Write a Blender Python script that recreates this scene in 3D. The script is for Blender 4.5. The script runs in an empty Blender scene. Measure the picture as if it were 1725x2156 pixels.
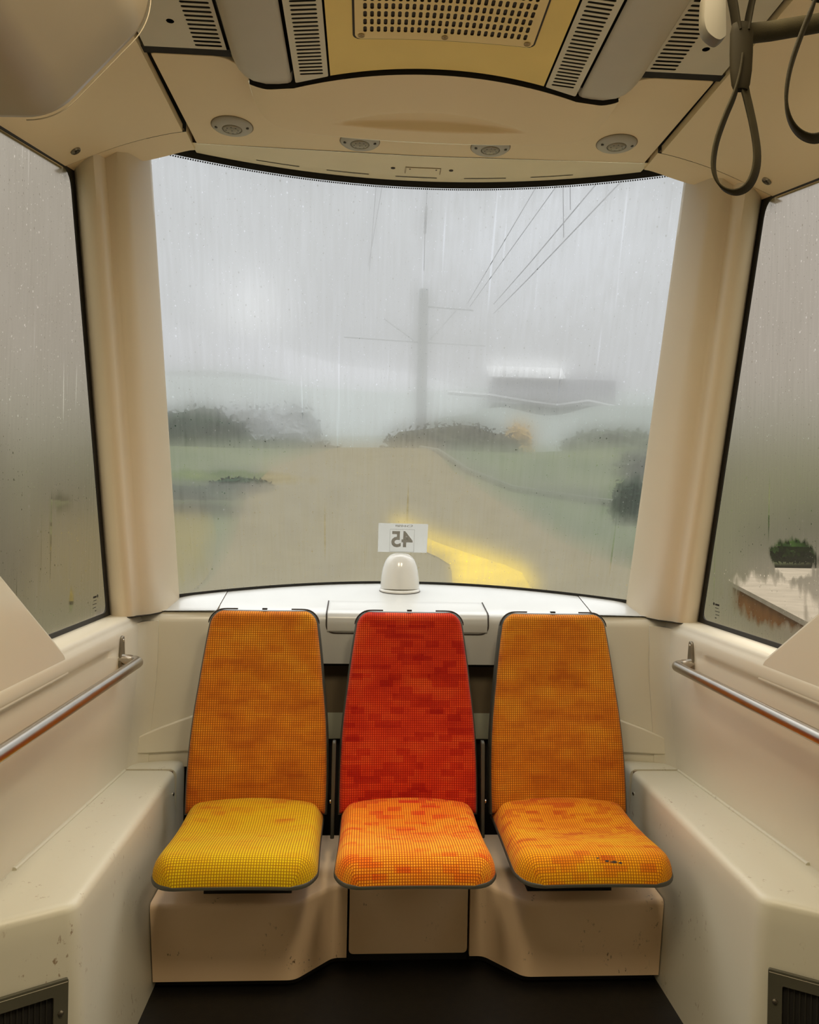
import bpy, bmesh, math, random
from mathutils import Vector, Matrix, noise
from mathutils.geometry import tessellate_polygon
random.seed(7)
PI = math.pi
scn = bpy.context.scene
COL = scn.collection

# ------------------------------------------------------------------ materials
def new_mat(name):
    m = bpy.data.materials.new(name); m.use_nodes = True
    nt = m.node_tree; nt.nodes.clear()
    out = nt.nodes.new('ShaderNodeOutputMaterial')
    return m, nt, out

def N(nt, t, **kw):
    n = nt.nodes.new(t)
    for k, v in kw.items():
        if k.startswith('i_'):
            key = k[2:]
            n.inputs[int(key) if key.isdigit() else key.replace('_', ' ')].default_value = v
        else:
            setattr(n, k, v)
    return n

def L(nt, a, b): nt.links.new(a, b)

def math_n(nt, op, a, b=None, c=None, clamp=False):
    n = nt.nodes.new('ShaderNodeMath'); n.operation = op; n.use_clamp = clamp
    for i, v in enumerate((a, b, c)):
        if v is None: continue
        if isinstance(v, (int, float)): n.inputs[i].default_value = v
        else: nt.links.new(v, n.inputs[i])
    return n.outputs[0]

OS = .20     # everything outdoors stands under a bright overcast sky
def c4(c): return (c[0], c[1], c[2], 1.0)

def srgb(r, g, b):
    f = lambda v: (v/255/12.92) if v/255 <= .04045 else ((v/255+.055)/1.055)**2.4
    return (f(r), f(g), f(b))

def plain(name, col, rough=.5, metal=0., spec=.5, var=.06, scale=6., bump=0., bscale=300., coat=0.):
    m, nt, out = new_mat(name)
    b = N(nt, 'ShaderNodeBsdfPrincipled')
    b.inputs['Roughness'].default_value = rough; b.inputs['Metallic'].default_value = metal
    b.inputs['Specular IOR Level'].default_value = spec
    if coat: b.inputs['Coat Weight'].default_value = coat; b.inputs['Coat Roughness'].default_value = .12
    tc = N(nt, 'ShaderNodeTexCoord')
    nz = N(nt, 'ShaderNodeTexNoise', i_Scale=scale, i_Detail=4.)
    L(nt, tc.outputs['Object'], nz.inputs['Vector'])
    r = N(nt, 'ShaderNodeValToRGB')
    r.color_ramp.elements[0].position = .3; r.color_ramp.elements[1].position = .7
    r.color_ramp.elements[0].color = c4([v*(1-var) for v in col]); r.color_ramp.elements[1].color = c4([min(1, v*(1+var)) for v in col])
    L(nt, nz.outputs['Fac'], r.inputs['Fac']); L(nt, r.outputs['Color'], b.inputs['Base Color'])
    if bump:
        n2 = N(nt, 'ShaderNodeTexNoise', i_Scale=bscale, i_Detail=2.)
        L(nt, tc.outputs['Object'], n2.inputs['Vector'])
        bp = N(nt, 'ShaderNodeBump', i_Strength=bump, i_Distance=.002)
        L(nt, n2.outputs['Fac'], bp.inputs['Height']); L(nt, bp.outputs['Normal'], b.inputs['Normal'])
    L(nt, b.outputs[0], out.inputs['Surface'])
    return m

def scuffed(name, col, dirt):
    """moulded plastic with small dark scuff marks low down"""
    m, nt, out = new_mat(name)
    b = N(nt, 'ShaderNodeBsdfPrincipled', i_Roughness=.42)
    tc = N(nt, 'ShaderNodeTexCoord')
    mp = N(nt, 'ShaderNodeMapping'); mp.inputs['Scale'].default_value = (70, 70, 45)
    L(nt, tc.outputs['Object'], mp.inputs['Vector'])
    n1 = N(nt, 'ShaderNodeTexNoise', i_Scale=1., i_Detail=5., i_Roughness=.65)
    L(nt, mp.outputs[0], n1.inputs['Vector'])
    n2 = N(nt, 'ShaderNodeTexNoise', i_Scale=7., i_Detail=2.)
    L(nt, tc.outputs['Object'], n2.inputs['Vector'])
    a = math_n(nt, 'MULTIPLY', math_n(nt, 'SUBTRACT', n1.outputs['Fac'], .61), 14., clamp=True)
    g = math_n(nt, 'MULTIPLY', math_n(nt, 'SUBTRACT', n2.outputs['Fac'], .52), 8., clamp=True)
    f = math_n(nt, 'MULTIPLY', a, g)
    mx = N(nt, 'ShaderNodeMix', data_type='RGBA')
    mx.inputs['A'].default_value = c4(col); mx.inputs['B'].default_value = c4(dirt)
    L(nt, f, mx.inputs['Factor']); L(nt, mx.outputs['Result'], b.inputs['Base Color'])
    L(nt, b.outputs[0], out.inputs['Surface'])
    return m

def fabric(name, cols, line, seed, vgrad, blocky=1.):
    """woven moquette: a fine grid of dark lines over blocks of warm colour; UVs are in metres"""
    m, nt, out = new_mat(name)
    b = N(nt, 'ShaderNodeBsdfPrincipled', i_Roughness=.92)
    b.inputs['Specular IOR Level'].default_value = .15
    b.inputs['Sheen Weight'].default_value = .05
    uv = N(nt, 'ShaderNodeUVMap'); uv.uv_map = 'UVMap'
    sp = N(nt, 'ShaderNodeSeparateXYZ'); L(nt, uv.outputs[0], sp.inputs[0])
    cell = .0072
    x = math_n(nt, 'DIVIDE', sp.outputs[0], cell); y = math_n(nt, 'DIVIDE', sp.outputs[1], cell)
    fx = math_n(nt, 'FRACT', x); fy = math_n(nt, 'FRACT', y)
    def edge(f, wd):
        d = math_n(nt, 'ABSOLUTE', math_n(nt, 'SUBTRACT', f, .5))
        return math_n(nt, 'MULTIPLY', math_n(nt, 'SUBTRACT', d, .5-wd), 1/.10, clamp=True)
    ln = math_n(nt, 'MAXIMUM', edge(fx, .20), edge(fy, .17))
    ix = math_n(nt, 'FLOOR', x); iy = math_n(nt, 'FLOOR', y)
    def blk(w, h, sd, off):
        by = math_n(nt, 'FLOOR', math_n(nt, 'DIVIDE', iy, h))
        sh = math_n(nt, 'MULTIPLY', by, off)
        bx = math_n(nt, 'FLOOR', math_n(nt, 'DIVIDE', math_n(nt, 'ADD', ix, sh), w))
        cb = N(nt, 'ShaderNodeCombineXYZ'); L(nt, bx, cb.inputs[0]); L(nt, by, cb.inputs[1]); cb.inputs[2].default_value = sd
        wn = N(nt, 'ShaderNodeTexWhiteNoise', noise_dimensions='3D'); L(nt, cb.outputs[0], wn.inputs['Vector'])
        return wn.outputs['Value']
    b1 = blk(6, 3, seed+.5, 2.6); b2 = blk(9, 2, seed+9.5, 4.3)
    s1 = math_n(nt, 'GREATER_THAN', b1, .80); s2 = math_n(nt, 'GREATER_THAN', b2, .86)
    nz = N(nt, 'ShaderNodeTexNoise', noise_dimensions='3D', i_Scale=9., i_Detail=2.)
    cb = N(nt, 'ShaderNodeCombineXYZ'); L(nt, sp.outputs[0], cb.inputs[0])
    L(nt, math_n(nt, 'MULTIPLY', sp.outputs[1], 1.6), cb.inputs[1]); cb.inputs[2].default_value = seed*3.1
    L(nt, cb.outputs[0], nz.inputs['Vector'])
    f = math_n(nt, 'MULTIPLY', math_n(nt, 'SUBTRACT', nz.outputs['Fac'], .5), 1.3)
    f = math_n(nt, 'ADD', f, math_n(nt, 'MULTIPLY', s1, -.30*blocky)); f = math_n(nt, 'ADD', f, math_n(nt, 'MULTIPLY', s2, -.26*blocky))
    vg = N(nt, 'ShaderNodeMapRange'); vg.inputs['From Min'].default_value = vgrad[0]; vg.inputs['From Max'].default_value = vgrad[1]
    vg.inputs['To Min'].default_value = vgrad[2]; vg.inputs['To Max'].default_value = vgrad[3]
    L(nt, sp.outputs[1], vg.inputs['Value'])
    f = math_n(nt, 'ADD', f, vg.outputs[0], clamp=True)
    r = N(nt, 'ShaderNodeValToRGB')
    r.color_ramp.elements[0].color = c4(cols[0]); r.color_ramp.elements[1].color = c4(cols[2])
    e = r.color_ramp.elements.new(.5); e.color = c4(cols[1])
    L(nt, f, r.inputs['Fac'])
    mx = N(nt, 'ShaderNodeMix', data_type='RGBA')
    lf = math_n(nt, 'MULTIPLY', ln, .88)
    L(nt, lf, mx.inputs['Factor']); L(nt, r.outputs['Color'], mx.inputs['A']); mx.inputs['B'].default_value = c4(line)
    L(nt, mx.outputs['Result'], b.inputs['Base Color'])
    bp = N(nt, 'ShaderNodeBump', i_Strength=.35, i_Distance=.0012)
    L(nt, math_n(nt, 'SUBTRACT', 1., ln), bp.inputs['Height']); L(nt, bp.outputs['Normal'], b.inputs['Normal'])
    L(nt, b.outputs[0], out.inputs['Surface'])
    return m

def fogged_glass(name, base, tint, veil, clears=(), drop=1., seed=0., blur=(.62, 1.03, 1.7, .05)):
    """misted wet pane. UV in metres. Condensation scatters (translucent), the rest is see-through."""
    m, nt, out = new_mat(name)
    uv = N(nt, 'ShaderNodeUVMap'); uv.uv_map = 'UVMap'
    sp = N(nt, 'ShaderNodeSeparateXYZ'); L(nt, uv.outputs[0], sp.inputs[0])
    X, Z = sp.outputs[0], sp.outputs[1]
    def nz(sx, sz, sc, det, off):
        cb = N(nt, 'ShaderNodeCombineXYZ')
        L(nt, math_n(nt, 'MULTIPLY', X, sx), cb.inputs[0]); L(nt, math_n(nt, 'MULTIPLY', Z, sz), cb.inputs[1]); cb.inputs[2].default_value = seed+off
        n = N(nt, 'ShaderNodeTexNoise', i_Scale=sc, i_Detail=det); L(nt, cb.outputs[0], n.inputs['Vector'])
        return n.outputs['Fac']
    f = math_n(nt, 'ADD', base, math_n(nt, 'MULTIPLY', math_n(nt, 'SUBTRACT', nz(1, 1, 2.2, 3., 1.), .5), .22))
    f = math_n(nt, 'ADD', f, math_n(nt, 'MULTIPLY', math_n(nt, 'SUBTRACT', nz(1, .06, 90., 2., 5.), .5), .24))
    f = math_n(nt, 'ADD', f, math_n(nt, 'MULTIPLY', math_n(nt, 'SUBTRACT', nz(1, 1, 600., 1., 8.), .5), .16))
    # runs of water: narrow, long, clear
    st = math_n(nt, 'MULTIPLY', math_n(nt, 'SUBTRACT', nz(1, .035, 55., 1., 11.), .70), 9., clamp=True)
    f = math_n(nt, 'SUBTRACT', f, math_n(nt, 'MULTIPLY', st, .35*drop))
    for (cx, cz, rx, rz, amt, soft) in clears:
        dx = math_n(nt, 'DIVIDE', math_n(nt, 'SUBTRACT', X, cx), rx); dz = math_n(nt, 'DIVIDE', math_n(nt, 'SUBTRACT', Z, cz), rz)
        wob = math_n(nt, 'MULTIPLY', math_n(nt, 'SUBTRACT', nz(1, .5, 30., 4., cx+20), .5), .9)
        d = math_n(nt, 'ADD', math_n(nt, 'SQRT', math_n(nt, 'ADD', math_n(nt, 'MULTIPLY', dx, dx), math_n(nt, 'MULTIPLY', dz, dz))), wob)
        k = math_n(nt, 'DIVIDE', math_n(nt, 'SUBTRACT', 1., d), soft, clamp=True)
        f = math_n(nt, 'SUBTRACT', f, math_n(nt, 'MULTIPLY', k, amt))
    # droplets
    vs = []
    for sc, th, off in ((95., .13, 2.), (42., .10, 7.)):
        cb = N(nt, 'ShaderNodeCombineXYZ'); L(nt, X, cb.inputs[0]); L(nt, math_n(nt, 'MULTIPLY', Z, .75), cb.inputs[1]); cb.inputs[2].default_value = 0
        v = N(nt, 'ShaderNodeTexVoronoi', i_Scale=sc); v.voronoi_dimensions = '2D'; L(nt, cb.outputs[0], v.inputs['Vector'])
        pick = N(nt, 'ShaderNodeSeparateColor'); L(nt, v.outputs['Color'], pick.inputs[0])
        inside = math_n(nt, 'LESS_THAN', v.outputs['Distance'], math_n(nt, 'MULTIPLY', pick.outputs[1], th))
        some = math_n(nt, 'GREATER_THAN', pick.outputs[0], .62)
        vs.append((math_n(nt, 'MULTIPLY', inside, some), pick.outputs[2]))
    dr = math_n(nt, 'MAXIMUM', vs[0][0], vs[1][0])
    sgn = math_n(nt, 'SUBTRACT', math_n(nt, 'GREATER_THAN', vs[0][1], .45), .55)
    f = math_n(nt, 'ADD', f, math_n(nt, 'MULTIPLY', math_n(nt, 'MULTIPLY', dr, sgn), .55*drop))
    f = math_n(nt, 'MINIMUM', math_n(nt, 'MAXIMUM', f, .04), .95)
    trc = N(nt, 'ShaderNodeBsdfTransparent'); trc.inputs[0].default_value = c4(tint)
    rf = N(nt, 'ShaderNodeBsdfRefraction', i_Roughness=blur[0], i_IOR=blur[1]); rf.inputs['Color'].default_value = c4(tint)
    tr = N(nt, 'ShaderNodeMixShader')
    # the thinner the mist, the sharper the view
    L(nt, math_n(nt, 'MULTIPLY_ADD', f, blur[2], blur[3], clamp=True), tr.inputs[0]); L(nt, trc.outputs[0], tr.inputs[1]); L(nt, rf.outputs[0], tr.inputs[2])
    tl = N(nt, 'ShaderNodeBsdfTranslucent'); tl.inputs[0].default_value = c4(veil)
    mx = N(nt, 'ShaderNodeMixShader'); L(nt, f, mx.inputs[0]); L(nt, tr.outputs[0], mx.inputs[1]); L(nt, tl.outputs[0], mx.inputs[2])
    L(nt, mx.outputs[0], out.inputs['Surface'])
    return m

def outdoor(name, a, b, scale, thr=(.35, .65), rough=1., stretch=(1, 1, 1)):
    a = [q*OS for q in a]; b = [q*OS for q in b]
    m, nt, out = new_mat(name)
    bs = N(nt, 'ShaderNodeBsdfDiffuse'); tc = N(nt, 'ShaderNodeTexCoord')
    mp = N(nt, 'ShaderNodeMapping'); mp.inputs['Scale'].default_value = stretch
    nz = N(nt, 'ShaderNodeTexNoise', i_Scale=scale, i_Detail=5.)
    L(nt, tc.outputs['Object'], mp.inputs[0]); L(nt, mp.outputs[0], nz.inputs['Vector'])
    r = N(nt, 'ShaderNodeValToRGB'); r.color_ramp.elements[0].position, r.color_ramp.elements[1].position = thr
    r.color_ramp.elements[0].color = c4(a); r.color_ramp.elements[1].color = c4(b)
    L(nt, nz.outputs['Fac'], r.inputs['Fac']); L(nt, r.outputs['Color'], bs.inputs['Color'])
    L(nt, bs.outputs[0], out.inputs['Surface'])
    return m

CREAM = (.60, .525, .43)
M = {}
M['cream'] = plain('cream_plastic', (.70, .60, .44), .38, var=.025, scale=3, coat=.15)
M['wall'] = plain('wall_plastic', (.70, .655, .535), .36, var=.025, scale=3, coat=.2)
M['shelf'] = plain('white_plastic', (.52, .515, .48), .30, var=.03, scale=4, coat=.2)
M['ceil'] = plain('ceiling_plastic', (.82, .67, .42), .40, var=.03, scale=3)
M['ceil2'] = plain('ceiling_plastic_gloss', (.80, .70, .46), .22, var=.04, scale=5)
M['base'] = scuffed('scuffed_plastic', (.90, .66, .42), (.12, .05, .02))
M['base2'] = scuffed('box_plastic', (.64, .61, .49), (.30, .22, .14))
M['grey'] = plain('grey_cover', (.50, .46, .38), .38, var=.05, scale=5)
M['vent'] = plain('vent_grey', (.66, .62, .50), .5, var=.04)
M['yellow'] = plain('yellow_paint', (.88, .66, .20), .5, var=.05, scale=4)
M['yellow2'] = plain('yellow_grille', (.85, .66, .30), .5, var=.05, scale=4)
M['black'] = plain('black_rubber', (.012, .010, .007), .6, var=.2)
M['void'] = plain('dark_void', (.010, .008, .005), .8, var=.2)
M['floor'] = plain('dark_floor', (.006, .0045, .0025), .55, var=.4, scale=40, bump=.1)
M['shell'] = plain('seat_shell', (.055, .053, .040), .42, var=.1)
M['clip'] = plain('black_clip', (.015, .013, .010), .45, var=.1)
M['steel'] = plain('brushed_steel', (.50, .46, .40), .27, metal=1., var=.06, scale=20)
M['steel2'] = plain('dull_steel', (.30, .27, .22), .38, metal=1., var=.1, scale=20)
M['grille'] = plain('grille_grey', (.085, .08, .055), .45, var=.1)
M['strap'] = plain('olive_strap', (.026, .021, .009), .75, spec=.15, var=.15, scale=30, bump=.2, bscale=500)
M['sleeve'] = plain('dark_sleeve', (.018, .014, .006), .75, spec=.12, var=.2)
M['lamp'] = plain('lamp_grey', (.42, .40, .34), .4, var=.05)
M['lens'] = plain('lamp_lens', (.30, .27, .20), .2, var=.1, scale=60)
M['dot'] = plain('dark_dot', (.03, .025, .015), .5)
M['slit'] = plain('slit_dark', (.03, .02, .012), .7)
M['seam'] = plain('seam_shadow', (.20, .14, .08), .7)
M['dome'] = plain('dome_white', (.74, .73, .68), .16, var=.02, coat=.6)
M['stitch'] = plain('stitch', (.62, .36, .12), .8)
M['pod'] = plain('pod_grey', (.38, .315, .22), .34, var=.06, scale=3)
M['edge_glint'] = plain('edge_glint', (.98, .93, .82), .25, metal=.9)  # bright metal for thin strips that stand in for edge highlights
M['vane'] = plain('vane', (.030, .028, .020), .5)
M['clip2'] = plain('strap_clip', (.16, .145, .11), .4)

OR = dict(
    backL=fabric('fabric_amber_left', (srgb(176, 84, 18), srgb(214, 126, 26), srgb(232, 160, 40)), srgb(120, 62, 16), 1., (0, .64, .34, .62), .35),
    seatL=fabric('fabric_yellow_left', (srgb(210, 120, 16), srgb(226, 178, 14), srgb(226, 192, 18)), srgb(140, 84, 12), 2., (0, .43, .35, .90), .6),
    backM=fabric('fabric_red', (srgb(168, 28, 10), srgb(206, 58, 20), srgb(226, 92, 34)), srgb(128, 16, 6), 3., (0, .64, .46, .56)),
    seatM=fabric('fabric_orange', (srgb(226, 62, 14), srgb(250, 142, 24), srgb(254, 176, 40)), srgb(150, 40, 10), 4., (0, .43, .40, .85)),
    backR=fabric('fabric_amber_right', (srgb(178, 86, 18), srgb(212, 126, 26), srgb(228, 158, 40)), srgb(120, 62, 16), 5., (0, .64, .38, .62), .35),
    seatR=fabric('fabric_gold_right', (srgb(206, 90, 12), srgb(236, 150, 16), srgb(240, 180, 20)), srgb(150, 72, 10), 6., (0, .43, .28, .80)))

# ------------------------------------------------------------------ builders (world coordinates in, one object out)
def root_loc(p):
    v = Vector((0, 0, 0))
    while p is not None:
        v += p.location; p = p.parent
    return v

def tag(o, label=None, cat=None, group=None, kind=None):
    if label: o['label'] = label
    if cat: o['category'] = cat
    if group: o['group'] = group
    if kind: o['kind'] = kind
    return o

def thing(name, label, cat, loc, group=None):
    o = bpy.data.objects.new(name, None); COL.objects.link(o)
    o.empty_display_size = .05; o.location = loc
    return tag(o, label, cat, group)

def mk(name, verts, faces, mat, parent=None, smooth=True, angle=35, uvs=None, bevel=0., seg=2, origin=None):
    off = root_loc(parent) if parent is not None else Vector(origin if origin is not None else (0, 0, 0))
    me = bpy.data.meshes.new(name)
    me.from_pydata([tuple(Vector(v)-off) for v in verts], [], faces)
    me.validate()
    if uvs is not None:
        ul = me.uv_layers.new(name='UVMap')
        for lp in me.loops: ul.data[lp.index].uv = uvs[lp.vertex_index]
    bm = bmesh.new(); bm.from_mesh(me)
    bmesh.ops.recalc_face_normals(bm, faces=bm.faces)
    bm.to_mesh(me); bm.free()
    if smooth:
        for p in me.polygons: p.use_smooth = True
        me.set_sharp_from_angle(angle=math.radians(angle))
    me.materials.append(mat)
    o = bpy.data.objects.new(name, me); COL.objects.link(o)
    if parent is not None: o.parent = parent
    else: o.location = off
    if bevel:
        b = o.modifiers.new('bevel', 'BEVEL'); b.width = bevel; b.segments = seg; b.limit_method = 'ANGLE'; b.angle_limit = math.radians(30)
        b.harden_normals = False
    return o

class MB:
    def __init__(s): s.v = []; s.f = []
    def add(s, v, f):
        n = len(s.v); s.v += [tuple(p) for p in v]; s.f += [tuple(i+n for i in q) for q in f]; return s
    def box(s, x0, x1, y0, y1, z0, z1):
        return s.add([(x, y, z) for z in (z0, z1) for y in (y0, y1) for x in (x0, x1)],
                     [(0, 1, 3, 2), (4, 6, 7, 5), (0, 4, 5, 1), (1, 5, 7, 3), (3, 7, 6, 2), (2, 6, 4, 0)])
    def prism(s, a, b):
        n = len(a); v = list(a)+list(b)
        return s.add(v, [tuple(range(n)), tuple(range(2*n-1, n-1, -1))]+[(i, (i+1) % n, n+(i+1) % n, n+i) for i in range(n)])
    def loft(s, rings, cap=True):
        n = len(rings[0]); v = [p for r in rings for p in r]; f = []
        for k in range(len(rings)-1):
            for i in range(n):
                f.append((k*n+i, k*n+(i+1) % n, (k+1)*n+(i+1) % n, (k+1)*n+i))
        if cap: f += [tuple(range(n-1, -1, -1)), tuple(range((len(rings)-1)*n, len(rings)*n))]
        return s.add(v, f)
    def tube(s, path, r, n=16, cap=True):
        path = [Vector(p) for p in path]; rings = []; up = None
        for i, p in enumerate(path):
            t = (path[min(i+1, len(path)-1)]-path[max(i-1, 0)]).normalized()
            if up is None:
                up = Vector((0, 0, 1)) if abs(t.z) < .9 else Vector((1, 0, 0))
            a = t.cross(up).normalized(); up = a.cross(t).normalized()
            rr = r[i] if isinstance(r, (list, tuple)) else r
            rings.append([p+a*math.cos(2*PI*k/n)*rr+up*math.sin(2*PI*k/n)*rr for k in range(n)])
        return s.loft(rings, cap)
    def lathe(s, prof, c, ax=(0, 0, 1), n=28):
        """prof: (radius, height) pairs along axis"""
        ax = Vector(ax).normalized(); u = ax.cross(Vector((0, 1, 0)) if abs(ax.y) < .9 else Vector((1, 0, 0))).normalized(); w = ax.cross(u)
        c = Vector(c)
        return s.loft([[c+ax*h+(u*math.cos(2*PI*k/n)+w*math.sin(2*PI*k/n))*max(r, 1e-5) for k in range(n)] for r, h in prof], True)
    def grid(s, fn, nu, nv, us=None, vs=None):
        us = us or [i/nu for i in range(nu+1)]; vs = vs or [j/nv for j in range(nv+1)]
        v = [fn(a, b) for b in vs for a in us]; W = len(us)
        return s.add(v, [(j*W+i, j*W+i+1, (j+1)*W+i+1, (j+1)*W+i) for j in range(len(vs)-1) for i in range(W-1)])
    def build(s, name, mat, parent=None, **k): return mk(name, s.v, s.f, mat, parent, **k)

def arc_pts(cx, cy, r, a0, a1, n): return [(cx+r*math.cos(a0+(a1-a0)*i/n), cy+r*math.sin(a0+(a1-a0)*i/n)) for i in range(n+1)]

def rrect(x0, x1, y0, y1, r, n=6):
    p = []
    for cx, cy, a in ((x1-r, y1-r, 0), (x0+r, y1-r, PI/2), (x0+r, y0+r, PI), (x1-r, y0+r, 1.5*PI)):
        p += arc_pts(cx, cy, r, a, a+PI/2, n)
    return p

def round_poly(pts, r, n=4):
    """round the corners of a 2-D polygon; r one number or a list"""
    out = []; m = len(pts)
    for i in range(m):
        p0, p, p1 = Vector(pts[i-1]), Vector(pts[i]), Vector(pts[(i+1) % m])
        rr = r[i] if isinstance(r, (list, tuple)) else r
        if rr <= 0: out.append(tuple(p)); continue
        a = (p0-p); b = (p1-p); la = min(rr, a.length*.45); lb = min(rr, b.length*.45)
        A = p+a.normalized()*la; B = p+b.normalized()*lb
        for k in range(n+1):
            t = k/n; q = A*(1-t)**2+p*2*t*(1-t)+B*t*t; out.append((q.x, q.y))
    return out

def stadium(cx, cy, lx, ly, n=4):
    """elongated rounded hole, long axis along the larger of lx, ly"""
    r = min(lx, ly)/2
    return rrect(cx-lx/2, cx+lx/2, cy-ly/2, cy+ly/2, r*.98, n)

def plate(outer, holes, mp, th):
    """flat plate with real holes; mp maps (x, y, d) to a point, d runs 0..th through the plate"""
    loops = [outer]+list(holes)
    pts = [p for lp in loops for p in lp]
    tris = tessellate_polygon([[Vector((p[0], p[1], 0)) for p in lp] for lp in loops])
    n = len(pts)
    v = [mp(p[0], p[1], 0) for p in pts]+[mp(p[0], p[1], th) for p in pts]
    f = [tuple(t) for t in tris]+[tuple(n+i for i in reversed(t)) for t in tris]
    k = 0
    for lp in loops:
        m = len(lp)
        for i in range(m):
            a, b = k+i, k+(i+1) % m
            f.append((a, b, n+b, n+a))
        k += m
    b = MB(); b.add(v, f); return b

def smooth01(a, b, x):
    t = max(0, min(1, (x-a)/(b-a))); return t*t*(3-2*t)

# ------------------------------------------------------------------ camera (the picture has x to the right, y into the picture, z up; the floor is z = 0)
F_PX = 1650.; YAW = math.radians(3.19); ROLL = math.radians(1.08)
cam = bpy.data.cameras.new('camera'); co = bpy.data.objects.new('camera', cam); COL.objects.link(co)
cam.sensor_fit = 'VERTICAL'; cam.sensor_height = 24.; cam.lens = F_PX/2156*24.
cam.clip_start = .02; cam.clip_end = 3000
d = Vector((math.sin(YAW), math.cos(YAW), 0)); r0 = Vector((math.cos(YAW), -math.sin(YAW), 0)); u0 = Vector((0, 0, 1))
rt = r0*math.cos(ROLL)+u0*math.sin(ROLL); up = u0*math.cos(ROLL)-r0*math.sin(ROLL)
co.matrix_world = Matrix(((rt.x, up.x, -d.x, -.156), (rt.y, up.y, -d.y, 0), (rt.z, up.z, -d.z, 1.40), (0, 0, 0, 1)))
scn.camera = co

# ------------------------------------------------------------------ the shell of the tram
def Yt(x): return 2.633-.285*x*x          # windscreen, upper edge
def Yb(x): return 3.22-.46*x*x            # windscreen, lower edge
def Zb(x): return 1.11-.044*x*x
ZT = 2.5
def screen(x, t): return (x, Yb(x)+(Yt(x)-Yb(x))*t, Zb(x)+(ZT-Zb(x))*t)

b = MB(); b.box(-1.12, 1.12, -2.2, 3.3, -.06, 0.)
tag(b.build('floor', M['floor'], smooth=False), kind='structure')

# roof: a dark void above every ceiling panel, cut to the curve of the windscreen
xs = [-1.12+2.24*i/24 for i in range(25)]
prof = [(-1.12, -2.2), (1.12, -2.2)]+[(x, Yt(x)+.03) for x in reversed(xs)]
b = MB(); b.prism([(x, y, 2.56) for x, y in prof], [(x, y, 2.64) for x, y in prof])
tag(b.build('ceiling', M['void'], smooth=False), kind='structure')

# lower hull behind the shelf
b = MB()
hull = [(x, Yb(x)+.03) for x in [-1.06+2.12*i/28 for i in range(29)]]
b.loft([[(x, y, 0.) for x, y in hull]+[(x*.98, y-.03, 0.) for x, y in reversed(hull)],
        [(x, y, Zb(x)-.02) for x, y in hull]+[(x*.98, y-.03, Zb(x)-.02) for x, y in reversed(hull)]])
tag(b.build('wall_back', M['void']), kind='structure')
# the saloon behind the camera
b = MB(); b.box(-1.12, 1.12, -2.26, -2.2, 0, 2.56)
tag(b.build('wall_front', plain('rear_wall', (.12, .10, .07), .6), smooth=False), kind='structure')

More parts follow.
